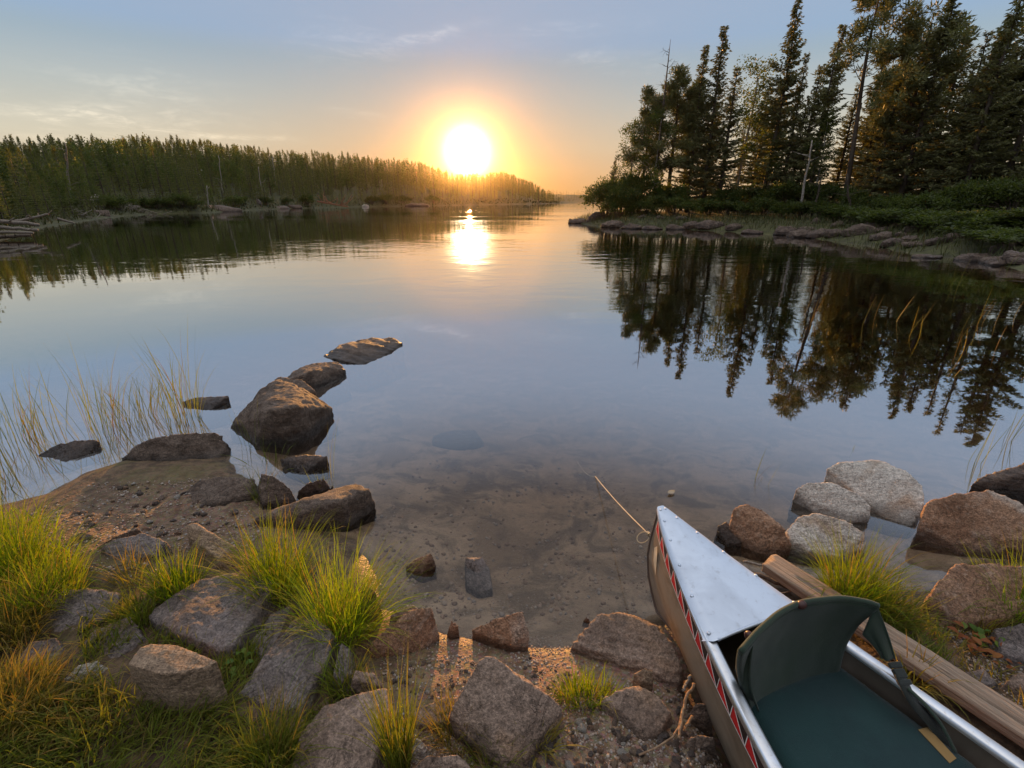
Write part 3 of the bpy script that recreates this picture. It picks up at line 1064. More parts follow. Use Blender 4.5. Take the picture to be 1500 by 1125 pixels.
def build_rocks():
    # --- the chain of rocks in the lake on the left
    rock('big dark boulder in the water at the near end of the rock chain', 'brown',
         [(337, 627, 0), (372, 646, 0), (420, 650, 0), (455, 630, 0), (487, 600, .05), (462, 580, .17), (440, 567, .23), (408, 557, .25), (382, 572, .21), (400, 600, .27), (432, 594, .27), (355, 600, .11)], zb=-.35, amp=.03, name='boulder')
    rock('narrow rock wedged directly behind the big dark boulder', 'brown',
         [(390, 572, .05), (408, 552, .12), (440, 555, .14), (463, 573, .09), (462, 584, 0), (395, 585, 0)], zb=-.3, amp=.03)
    rock('rounded rock in the water in the middle of the rock chain', 'brown',
         [(404, 562, 0), (440, 538, .08), (470, 528, .11), (495, 530, .11), (508, 543, .04), (500, 553, 0), (462, 568, 0), (455, 545, .14)], zb=-.4, amp=.03)
    rock('flat layered slab at the far end of the rock chain', 'brown',
         [(471, 522, 0), (500, 503, .05), (545, 494, .07), (575, 496, .05), (590, 502, .025), (572, 513, 0), (560, 524, 0), (530, 535, 0), (500, 527, .03), (520, 509, .09)], zb=-.4, amp=.02, strata=.5)
    rock('small dark rock in the water behind the reeds', 'dark',
         [(267, 588, .03), (285, 582, .05), (335, 579, .065), (326, 594, 0), (308, 601, 0), (278, 598, 0)], zb=-.25, amp=.03)
    rock('low dark rock among the reeds in the shallows', 'dark',
         [(57, 667, 0), (85, 650, .05), (110, 645, .075), (143, 645, .05), (130, 665, 0), (95, 677, 0)], zb=-.2, amp=.035)
    rock('long grey brown rock at the outer edge of the mud spit', 'brown',
         [(178, 671, .02), (200, 651, .12), (240, 636, .17), (300, 631, .175), (328, 635, .13), (333, 655, .05), (315, 674, 0), (260, 680, 0), (200, 682, 0)], zb=-.2, amp=.032)
    rock('small brown rock with a sunlit top below the big dark boulder', 'dark',
         [(411, 672, .05), (430, 667, .07), (479, 667, .07), (470, 680, 0), (445, 694, 0), (420, 687, 0)], zb=-.25, amp=.03)
    rock('flat dark slab lying on the mud spit', 'brown',
         [(265, 724, .06), (290, 704, .10), (322, 699, .11), (372, 702, .11), (366, 724, .06), (310, 739, .05), (270, 737, .04)], amp=.025)
    rock('upright rock with a sunlit right edge on the mud spit', 'brown',
         [(377, 712, .10), (383, 695, .17), (400, 696, .18), (425, 715, .10), (415, 735, .05), (385, 738, .05)], amp=.03)
    rock('small rock between the upright rock and the long brown slab', 'dark',
         [(431, 722, .03), (450, 708, .10), (475, 700, .12), (488, 712, .06), (470, 722, .02)], zb=-.15, amp=.03)
    rock('long brown slab jutting from the spit into the water', 'brown',
         [(368, 757, .09), (440, 733, .15), (520, 707, .16), (542, 717, .13), (547, 732, .06), (520, 745, 0), (470, 764, 0), (395, 771, 0), (420, 760, .10), (500, 733, .18)], zb=-.2, amp=.022)
    # --- left bank
    rock('pale tan slab standing at the top of the grass tuft', 'tan', [(274, 768, .25), (286, 765, .25), (346, 800, .22), (349, 816, .17), (318, 819, .17), (275, 785, .21)], amp=.02)
    rock('pale grey stone with a dark front on the bare soil', 'grey', [(148, 800, .19), (165, 789, .21), (210, 781, .22), (243, 793, .20), (226, 812, .18), (175, 824, .14)], amp=.028)
    rock('narrow brown stone lying behind the pale grey stone', 'brown', [(140, 803, .15), (165, 786, .19), (202, 774, .20), (207, 779, .17), (170, 800, .15)], amp=.025)
    rock('small blue grey stone on the bare soil near the tall grass', 'grey', [(104, 786, .15), (122, 779, .175), (134, 784, .16), (120, 796, .14)], amp=.03)
    rock('broad mottled rock beside the sunny grass on the far left', 'grey', [(40, 902, .20), (95, 861, .26), (130, 865, .26), (178, 868, .25), (162, 900, .21), (100, 928, .17), (55, 930, .17)], thin=.55, amp=.03)
    rock('half buried slab between the mottled rock and the big flat slab', 'grey', [(108, 968, .17), (135, 925, .22), (190, 902, .22), (208, 930, .20), (160, 978, .15)], thin=.55, amp=.025)
    rock('small grey rock in the grass near the left edge', 'grey', [(18, 976, .19), (45, 940, .24), (80, 935, .25), (92, 950, .22), (60, 986, .17), (25, 992, .17)], thin=.55, amp=.03)
    rock('small pale stone lying in the grass left of the flat topped block', 'pale', [(93, 996, .19), (115, 975, .215), (144, 967, .21), (130, 985, .19), (105, 1001, .17)], amp=.03)
    rock('big flat purple grey slab in the middle of the left bank', 'grey',
         [(217, 902, .27), (250, 875, .285), (290, 850, .285), (345, 838, .28), (376, 838, .27), (400, 856, .25), (378, 900, .25), (340, 945, .26), (322, 952, .25), (270, 930, .265)], thin=.55, amp=.02, strata=.25, sdir=(.5, .6, .8))
    rock('flat topped tan block with a dark front face', 'tan', [(187, 974, .335), (205, 948, .345), (222, 942, .345), (262, 945, .34), (319, 968, .32), (300, 978, .325), (262, 986, .335), (235, 988, .335)], flare=.005, amp=.012, smooth=1, chips=.7)
    rock('leaning grey slab right of the flat topped block', 'grey',
         [(350, 1015, .20), (385, 965, .245), (430, 905, .275), (455, 896, .275), (486, 925, .265), (482, 960, .25), (456, 1010, .22), (440, 1036, .20), (400, 1042, .18)], thin=.55, amp=.022, strata=.2, sdir=(.7, -.4, .5))
    rock('thin slab wedged between the two big grey slabs', 'grey', [(362, 948, .17), (395, 900, .21), (425, 888, .22), (412, 925, .20), (388, 968, .17)], thin=.55, amp=.02)
    rock('dark rock face under the sunny grass tuft at the water edge', 'brown', [(518, 882, .15), (535, 855, .20), (549, 868, .18), (553, 895, .07), (535, 907, .07), (505, 905, .12)], amp=.03)
    rock('small upright slab in the gap right of the leaning grey slab', 'grey', [(488, 985, .17), (500, 942, .20), (513, 950, .19), (516, 985, .16), (500, 1000, .15)], amp=.03)
    rock('large speckled rock at the bottom edge of the picture', 'pink',
         [(425, 1132, .20), (440, 1075, .255), (475, 1035, .285), (520, 1015, .30), (566, 1008, .28), (571, 1040, .265), (548, 1090, .245), (540, 1142, .22), (480, 1152, .24)], thin=.55, amp=.022)
    rock('small pale stone behind the large speckled rock', 'pink', [(516, 995, .20), (520, 980, .225), (545, 984, .21), (561, 1005, .17), (525, 1011, .15)], amp=.03)
    # --- the landing
    rock('long brown slab leaning into the water at the landing', 'rust', [(543, 945, .14), (560, 924, .175), (600, 894, .205), (632, 888, .20), (636, 900, .165), (610, 930, .13), (580, 948, .11), (555, 956, .10)], zb=-.06, amp=.022)
    rock('small grey stone in the water behind the long brown slab', 'pale', [(572, 900, .05), (585, 889, .075), (605, 885, .08), (613, 892, .06), (590, 909, .02)], zb=-.1, amp=.03)
    rock('small brown wedge of rock alone in the calm water', 'rust', [(594, 828, .02), (610, 818, .055), (632, 810, .075), (637, 822, .03), (618, 838, 0), (600, 836, 0)], zb=-.15, amp=.03, flare=.01)
    rock('sunken grey stone with only its top above the water', 'grey', [(682, 817, .02), (706, 816, .022), (716, 832, -.01), (721, 862, -.045), (700, 867, -.05), (684, 858, -.05), (694, 822, .03)], zb=-.14, amp=.03, flare=.01)
    rock('tiny pointed stone at the water edge of the gravel', 'rust', [(656, 923, .05), (661, 908, .095), (670, 915, .075), (673, 928, .03), (660, 934, .02)], zb=-.05, amp=.035, flare=.01)
    rock('triangular wedge of rock at the water edge of the gravel', 'rust', [(689, 922, .06), (730, 904, .135), (765, 894, .175), (774, 920, .12), (773, 946, .05), (750, 946, .05), (720, 932, .05)], zb=-.06, amp=.022, flare=.005)
    rock('large pointed rock with a sunlit left flank on the gravel', 'pink',
         [(655, 1050, .18), (700, 966, .33), (716, 957, .34), (727, 961, .33), (770, 1000, .285), (826, 1035, .20), (812, 1060, .17), (770, 1110, .16), (735, 1112, .17), (715, 1075, .215), (660, 1062, .14)], flare=.01, amp=.018)
    rock('flat rock lying left of the large pointed rock', 'pink', [(600, 1042, .16), (648, 1022, .19), (690, 1020, .18), (662, 1056, .155), (615, 1062, .15)], thin=.7, amp=.028)
    rock('rounded tan rock cut by the bottom edge under the pointed rock', 'pink', [(603, 1126, .20), (625, 1107, .225), (670, 1104, .22), (692, 1126, .20), (640, 1152, .18)], amp=.025)
    rock('small pale stone left of the foot of the pointed rock', 'pale', [(598, 1092, .16), (608, 1080, .19), (620, 1086, .18), (618, 1102, .16), (602, 1104, .15)], amp=.03)
    rock('large rough ledge of rock at the water edge beside the canoe', 'pink',
         [(837, 945, .06), (860, 915, .115), (880, 897, .145), (920, 897, .165), (950, 909, .18), (985, 940, .17), (1001, 975, .14), (994, 1000, .10), (960, 985, .125), (920, 965, .12), (870, 950, .085)], zb=-.08, amp=.026, strata=.4, sdir=(.2, .7, .8))
    rock('flat pinkish stone on the gravel in front of the rough ledge', 'pink', [(884, 1023, .17), (905, 1011, .20), (935, 1003, .205), (965, 1020, .20), (983, 1042, .195), (965, 1071, .16), (940, 1079, .14), (915, 1045, .175)], thin=.7, amp=.022)
    rock('small tan cube of stone between the rough ledge and the flat stone', 'tan', [(929, 988, .17), (945, 977, .205), (957, 983, .20), (956, 995, .17), (940, 1001, .15)], amp=.025, flare=.01)
    rock('rounded stone touching the canoe hull beside the forked stick', 'pink', [(1009, 1045, .14), (1020, 1029, .175), (1036, 1031, .17), (1044, 1048, .13), (1015, 1056, .12)], amp=.03)
    rock('low stone half buried under the canoe hull', 'pink', [(1003, 1088, .15), (1015, 1078, .17), (1045, 1078, .165), (1048, 1090, .14), (1020, 1098, .13)], amp=.03)
    rock('tiny stone in the water off the rough ledge', 'rust', [(854, 907, .01), (860, 903, .025), (865, 907, .015), (860, 911, 0)], zb=-.05, amp=.03, flare=.005, res=26)
    # --- right shore
    rock('upright brown boulder in the water beside the canoe deck', 'rust', [(1070, 765, .10), (1075, 745, .16), (1095, 738, .185), (1116, 745, .18), (1150, 775, .14), (1159, 800, .05), (1130, 816, 0), (1100, 806, 0), (1083, 785, .05)], zb=-.15, amp=.03, flare=.01)
    rock('small dark rock leaning on the upright brown boulder', 'dark', [(1051, 770, .05), (1065, 764, .075), (1074, 775, .06), (1087, 796, .02), (1065, 797, 0)], zb=-.15, amp=.035, flare=.01)
    rock('smooth pale boulder left of the largest pale boulder', 'pale', [(1165, 716, .08), (1185, 706, .125), (1220, 707, .14), (1255, 722, .125), (1276, 742, .09), (1273, 760, .03), (1240, 766, 0), (1190, 750, 0), (1172, 735, .02)], zb=-.2, amp=.022, flare=.01, name='boulder')
    rock('largest pale boulder, broad and grey, in the water', 'pale', [(1212, 686, .12), (1228, 677, .155), (1285, 673, .18), (1330, 690, .165), (1353, 712, .135), (1353, 740, .08), (1335, 771, 0), (1300, 761, 0), (1240, 706, .06)], zb=-.2, amp=.02, flare=.01, name='boulder')
    rock('pale rounded boulder behind the right grass tuft', 'pale', [(1151, 775, .10), (1170, 757, .145), (1195, 751, .16), (1240, 762, .15), (1266, 780, .125), (1270, 800, .06), (1230, 816, .04), (1180, 806, .05), (1157, 790, .08)], zb=-.15, amp=.022, flare=.01, name='boulder')
    rock('large rusty boulder with a pale streak at the right edge', 'rust', [(1347, 766, .10), (1360, 735, .20), (1400, 722, .255), (1450, 717, .265), (1490, 735, .245), (1532, 760, .20), (1532, 800, .10), (1490, 806, .05), (1410, 809, 0), (1370, 796, 0), (1354, 785, .02)], zb=-.2, amp=.025, flare=.01, name='boulder')
    rock('brown wedge shaped rock behind the large rusty boulder', 'dark', [(1424, 708, .07), (1440, 697, .105), (1475, 685, .145), (1512, 675, .19), (1545, 690, .18), (1545, 720, .05), (1480, 725, 0), (1435, 718, 0)], zb=-.25, amp=.028, flare=.01, strata=.3)
    rock('angular orange tan rock behind the right edge grass', 'rust', [(1359, 880, .19), (1375, 850, .25), (1400, 824, .285), (1450, 822, .285), (1512, 830, .27), (1522, 880, .20), (1480, 906, .16), (1410, 912, .14), (1385, 890, .17)], zb=-.05, amp=.022, flare=.01)
    rock('grey rock half cut off by the right edge beside the red leaves', 'grey', [(1459, 921, .17), (1500, 911, .205), (1542, 930, .20), (1532, 972, .16), (1470, 956, .15)], amp=.025)
    rock('thin grey flake of stone lying behind the plank', 'grey', [(1414, 985, .15), (1440, 979, .165), (1462, 1000, .155), (1430, 1004, .14)], amp=.025)
    rock('small pinkish stone at the right edge behind the plank', 'pink', [(1474, 1000, .16), (1495, 984, .19), (1532, 990, .18), (1522, 1021, .155)], amp=.025)
    # --- stones lying on the lake bed
    for k, (u, v, zz, w, lab) in enumerate([(670, 655, -.30, .24, 'broad dim stone lying under the calm water in the middle')]):
        c = P(u, v, 0)
        c = c + (c - np.array((0, 0, CAM_H))) * (-zz / CAM_H)
        g = gz(c[0], c[1])
        r = np.random.default_rng(100 + k)
        pts = [(c[0] + w * math.cos(a) * r.uniform(.7, 1.1), c[1] + w * .7 * math.sin(a) * r.uniform(.7, 1.1), g + h) for a in np.linspace(0, 5.6, 7) for h in (-.05, .05)]
        pts += [(c[0], c[1], g + .085)]
        org = np.array((c[0], c[1], g))
        me = roughen(hull_mesh(np.array(pts) - org), 'rock', w / 18, .03, 200 + k)
        me.materials.append(M_ROCK['brown'])
        tag(obj('rock', me, tuple(org)), lab, 'rock')


build_rocks()


# ------------------------------------------------------------------ pebbles and gravel
def pebble_meshes():
    out = []
    for k in range(10):
        r = np.random.default_rng(300 + k)
        p = r.normal(size=(14, 3))
        p /= np.linalg.norm(p, axis=1)[:, None]
        p *= r.uniform(.75, 1.1, (14, 1)) * np.array((1.0, r.uniform(.65, .95), r.uniform(.45, .7)))
        me = roughen(hull_mesh(p), 'pebble', .16, .012, 300 + k, smooth_iter=3)
        me.materials.append(M_ROCK[('pink', 'grey', 'tan', 'rust', 'pink', 'grey', 'pale', 'brown', 'pink', 'grey')[k]])
        out.append(me)
    return out


def in_poly(u, v, poly):
    c = False
    n = len(poly)
    for i in range(n):
        (x0, y0), (x1, y1) = poly[i], poly[(i + 1) % n]
        if (y0 > v) != (y1 > v) and u < (x1 - x0) * (v - y0) / (y1 - y0) + x0:
            c = not c
    return c


def build_pebbles():
    r = np.random.default_rng(77)
    kinds = pebble_meshes()
    zones = [
        ([(812, 1060), (880, 1040), (915, 1060), (945, 1090), (1000, 1060), (1060, 1110), (1070, 1130), (770, 1130), (790, 1095)], 118, (.010, .024), 'rounded pebble on the gravel heap right of the pointed rock', 'pebbles on the gravel heap'),
        ([(780, 960), (835, 955), (850, 1000), (830, 1030), (790, 1000)], 22, (.006, .013), 'small pebble in the sandy gully above the gravel heap', 'pebbles in the sandy gully'),
        ([(600, 950), (690, 945), (700, 965), (650, 1020), (590, 1010), (560, 985)], 52, (.006, .015), 'small pebble on the gravel left of the pointed rock', 'pebbles left of the pointed rock'),
        ([(760, 930), (790, 940), (800, 985), (770, 990)], 22, (.007, .015), 'small pebble beside the triangular wedge of rock', 'pebbles beside the triangular wedge'),
        ([(80, 745), (200, 690), (330, 690), (360, 760), (260, 775), (150, 770)], 85, (.009, .032), 'small stone scattered on the bare mud spit', 'stones on the mud spit'),
        ([(985, 1000), (1040, 1060), (1060, 1110), (1010, 1070), (970, 1000)], 16, (.009, .017), 'pebble lying along the canoe hull by the forked stick', 'pebbles along the canoe hull'),
        ([(1395, 930), (1500, 965), (1500, 1020), (1430, 980)], 14, (.008, .016), 'pebble among the red leaves on the right bank', 'pebbles on the right bank'),
    ]
    for poly, n, (s0, s1), label, group in zones:
        us, vs = [q[0] for q in poly], [q[1] for q in poly]
        k = 0
        while k < n:
            u, v = r.uniform(min(us), max(us)), r.uniform(min(vs), max(vs))
            if not in_poly(u, v, poly):
                continue
            p = P(u, v, .13)
            s = s0 + (s1 - s0) * r.random() ** 1.8
            me = kinds[int(r.integers(0, 10))]
            o = obj('pebble', me, (p[0], p[1], gz(p[0], p[1]) + s * .22), rz=r.uniform(0, 6.28))
            o.scale = (s, s, s)
            o.rotation_euler = (r.normal(0, .25), r.normal(0, .25), r.uniform(0, 6.28))
            tag(o, label, 'pebble', group)
            k += 1
    # the fine gravel nobody could count
    ico = np.array([(0, 0, 1), (.89, 0, .45), (.28, .85, .45), (-.72, .53, .45), (-.72, -.53, .45), (.28, -.85, .45), (.72, .53, -.45), (-.28, .85, -.45), (-.89, 0, -.45), (-.28, -.85, -.45), (.72, -.53, -.45), (0, 0, -1)])
    icf = np.array([(0, 1, 2), (0, 2, 3), (0, 3, 4), (0, 4, 5), (0, 5, 1), (1, 6, 2), (2, 7, 3), (3, 8, 4), (4, 9, 5), (5, 10, 1), (6, 7, 2), (7, 8, 3), (8, 9, 4), (9, 10, 5), (10, 6, 1), (11, 7, 6), (11, 8, 7), (11, 9, 8), (11, 10, 9), (11, 6, 10)])
    V, F, R = [], [], []
    n = 0
    areas = [([(560, 950), (700, 935), (845, 945), (900, 930), (1010, 990), (1080, 1130), (600, 1130), (540, 1010)], 7200, (.0022, .0075)),
             ([(20, 760), (130, 700), (330, 680), (400, 745), (350, 800), (200, 860), (80, 840)], 4200, (.003, .010)),
             ([(1380, 910), (1500, 930), (1500, 1060), (1420, 1000)], 900, (.003, .008)),
             ([(560, 905), (840, 890), (960, 900), (845, 955), (640, 940)], 1500, (.002, .006)),
             ([(500, 720), (640, 640), (900, 650), (960, 760), (960, 900), (700, 920), (560, 880)], 3000, (.003, .016))]
    for ai, (poly, cnt, (s0, s1)) in enumerate(areas):
        us, vs = [q[0] for q in poly], [q[1] for q in poly]
        uv = np.stack([r.uniform(min(us), max(us), cnt * 3), r.uniform(min(vs), max(vs), cnt * 3)], 1)
        uv = np.array([q for q in uv if in_poly(q[0], q[1], poly)][:cnt])
        pt = np.array([P(a, b, .12)[:2] for a, b in uv])
        if ai == 4:                                  # on the lake bed: sight lines meet it below the surface
            pt = pt * 1.10
        keep = fbm(np.concatenate([pt * 5, np.zeros((len(pt), 1))], 1), 3) + r.normal(0, .25, len(pt)) > -.1
        pt = pt[keep]
        z = ground_z(pt[:, 0], pt[:, 1])
        for p, zz in zip(pt, z):
            s = s0 + (s1 - s0) * r.random() ** (2.5 if ai < 4 else 4.0)
            j = ico * r.uniform(.7, 1.2, (12, 1)) * s * np.array((1, r.uniform(.6, 1), r.uniform(.45, .8)))
            a = r.uniform(0, 6.28)
            ca, sa = math.cos(a), math.sin(a)
            j = np.stack([j[:, 0] * ca - j[:, 1] * sa, j[:, 0] * sa + j[:, 1] * ca, j[:, 2]], 1)
            V.append(j + (p[0], p[1], zz + s * .25))
            F.append(icf + n)
            R.append(np.full(12, r.random()))
            n += 12
    m, t = material('gravel_grains')
    rr = t.n('ShaderNodeAttribute', attribute_name='rnd').outputs['Fac']
    col = t.ramp(rr, [(0.0, (0.14, 0.095, 0.07)), (0.35, (0.25, 0.17, 0.12)), (0.6, (0.32, 0.25, 0.20)), (0.85, (0.22, 0.20, 0.19)), (1.0, (0.42, 0.35, 0.28))])
    finish(t, principled(t, col, 0.7, spec=0.35).outputs[0])
    tag(obj('gravel', mesh_np('gravel', np.concatenate(V), np.concatenate(F), [m], smooth=False, attrs={'rnd': ('POINT', np.concatenate(R))})), kind='stuff')


build_pebbles()

# ------------------------------------------------------------------ the canoe
def metal_material(name, col, dark, rough, metal=0.9, stain=None, scale=(1, 1, 1), bump=0.15, amount=0.6):
    m, t = material(name)
    co = t.n('ShaderNodeTexCoord').outputs['Object']
    n1 = t.noise(t.mapping(co, scale=scale), 4.0, 5.0, 0.62, 0.5)
    n2 = t.noise(t.mapping(co, scale=tuple(s * 1.0 for s in scale)), 30.0, 5.0, 0.7)
    n3 = t.noise(t.mapping(co, scale=(scale[0] * 40, scale[1] * 4, scale[2] * 40)), 6.0, 2.0, 0.5)
    c = t.mix(t.math('MULTIPLY', t.smooth(n1, 0.40, 0.66), amount), col, dark)
    if stain:
        c = t.mix(t.math('MULTIPLY', t.smooth(n2, 0.55, 0.72), 0.55), c, stain)
    rr = t.math('ADD', rough, t.math('MULTIPLY', t.math('SUBTRACT', n2, 0.5), 0.25))
    h = t.math('ADD', n1, t.math('MULTIPLY', n3, 0.05))
    finish(t, principled(t, c, rr, metal, normal=t.bump(h, bump, 0.01), spec=0.5).outputs[0])
    return m


def plain_material(name, col, rough=0.5, spec=0.4, bump=None):
    m, t = material(name)
    nrm = None
    c = col
    co = t.n('ShaderNodeTexCoord').outputs['Object']
    n = t.noise(co, 18.0, 4.0, 0.6)
    c = t.mix(1.0, col, t.ramp(n, [(0.3, 0.78), (0.7, 1.15)]), 'MULTIPLY')
    if bump:
        nrm = t.bump(t.noise(co, bump[0], 3.0, 0.6), bump[1], 0.004)
    finish(t, principled(t, c, rough, normal=nrm, spec=spec).outputs[0])
    return m


def fabric_material(name, col, col2, scale=420.0, rough=0.8, trans=0.0):
    m, t = material(name)
    co = t.n('ShaderNodeTexCoord').outputs['Object']
    w1 = t.n('ShaderNodeTexWave', wave_type='BANDS', bands_direction='X')
    w2 = t.n('ShaderNodeTexWave', wave_type='BANDS', bands_direction='Y')
    for w in (w1, w2):
        t.put(w.inputs['Vector'], co)
        w.inputs['Scale'].default_value = scale
        w.inputs['Distortion'].default_value = 0.6
    n = t.noise(co, 7.0, 5.0, 0.6)
    n2 = t.noise(co, 60.0, 3.0, 0.6)
    c = t.mix(t.smooth(n, 0.35, 0.65), col, col2)
    h = t.math('ADD', t.math('MULTIPLY', t.math('ADD', w1.outputs[1], w2.outputs[1]), 0.25), t.math('ADD', t.math('MULTIPLY', n, 2.0), t.math('MULTIPLY', n2, 0.5)))
    b = principled(t, c, rough, normal=t.bump(h, 0.35, 0.004), spec=0.3)
    b.inputs['Sheen Weight'].default_value = 0.2
    out = b.outputs[0]
    if trans:
        tr = t.n('ShaderNodeBsdfTranslucent')
        t.put(tr.inputs['Color'], c)
        mx = t.n('ShaderNodeMixShader')
        mx.inputs[0].default_value = trans
        t.link(out, mx.inputs[1])
        t.link(tr.outputs[0], mx.inputs[2])
        out = mx.outputs[0]
    finish(t, out)
    return m


M_HULL = metal_material('worn_tan_aluminium', (0.36, 0.285, 0.21), (0.20, 0.145, 0.095), 0.50, 0.55, stain=(0.37, 0.26, 0.15), scale=(1.0, 1.0, 2.5), bump=0.22, amount=0.8)
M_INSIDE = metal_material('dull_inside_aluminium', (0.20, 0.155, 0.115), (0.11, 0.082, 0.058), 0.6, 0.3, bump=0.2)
M_DECK = metal_material('bright_deck_aluminium', (0.62, 0.68, 0.77), (0.52, 0.57, 0.65), 0.58, 0.85, stain=(0.44, 0.46, 0.50), bump=0.16, amount=0.9)
M_GUNWALE = metal_material('gunwale_aluminium', (0.64, 0.67, 0.72), (0.55, 0.54, 0.53), 0.36, 0.95, stain=(0.42, 0.37, 0.32), scale=(2, 2, 2), bump=0.08)
M_RED = plain_material('red_trim', (0.62, 0.020, 0.022), 0.4)
M_BLACK = plain_material('black_trim', (0.030, 0.020, 0.018), 0.45)
M_WHITE = plain_material('white_trim', (0.78, 0.72, 0.66), 0.5)
M_CREAM = plain_material('cream_sticker', (0.72, 0.60, 0.42), 0.5)
M_STEM = plain_material('dark_stem_metal', (0.10, 0.075, 0.06), 0.5)
M_GREEN = fabric_material('dark_green_canvas', (0.006, 0.036, 0.036), (0.004, 0.026, 0.028))
M_GREENBACK = fabric_material('olive_green_canvas', (0.026, 0.046, 0.026), (0.019, 0.036, 0.024), trans=0.10)
M_WEB = fabric_material('black_webbing', (0.014, 0.018, 0.015), (0.022, 0.026, 0.020), 700.0, 0.7)
M_BURGUNDY = plain_material('dark_brown_plastic', (0.055, 0.018, 0.014), 0.4)
M_TANLABEL = fabric_material('tan_label', (0.36, 0.22, 0.075), (0.30, 0.18, 0.06), 500.0)
M_ROPE = fabric_material('pale_rope', (0.55, 0.44, 0.28), (0.42, 0.32, 0.20), 300.0)

CL = 4.6
_stem_z = [0.0, 0.012, 0.073, 0.146, 0.235, 0.32, 0.50]
_stem_s = [0.16, 0.070, 0.023, -0.015, -0.035, -0.030, 0.0]


def c_width(s):
    return 0.46 * math.sin(math.pi * min(max(s, 0.0), CL) / CL) ** 0.85


def c_sheer(s):
    s = min(s, CL - s)
    return 0.355 + 0.145 * math.exp(-s / 0.5)


def c_keel(s):
    return 0.012


def c_point(s, q, side, off=0.0):
    """hull point: s along from the bow tip, q 0 at the gunwale to 1 at the keel, side -1 left or +1 right, in canoe coordinates (s, r, z)"""
    zs = c_sheer(s)
    z = zs + (c_keel(s) - zs) * q
    p = min(1.6 + 2.5 * min(s, CL - s), 3.4)
    r = c_width(s) * max(0.0, 1 - q ** p) ** (1 / p)
    sm = min(s, CL - s)
    sh = np.interp(z, _stem_z, _stem_s) * max(0.0, 1 - sm / 0.9)
    s2 = s + sh if s < CL / 2 else s - sh
    return np.array((s2, side * (r + off), z))


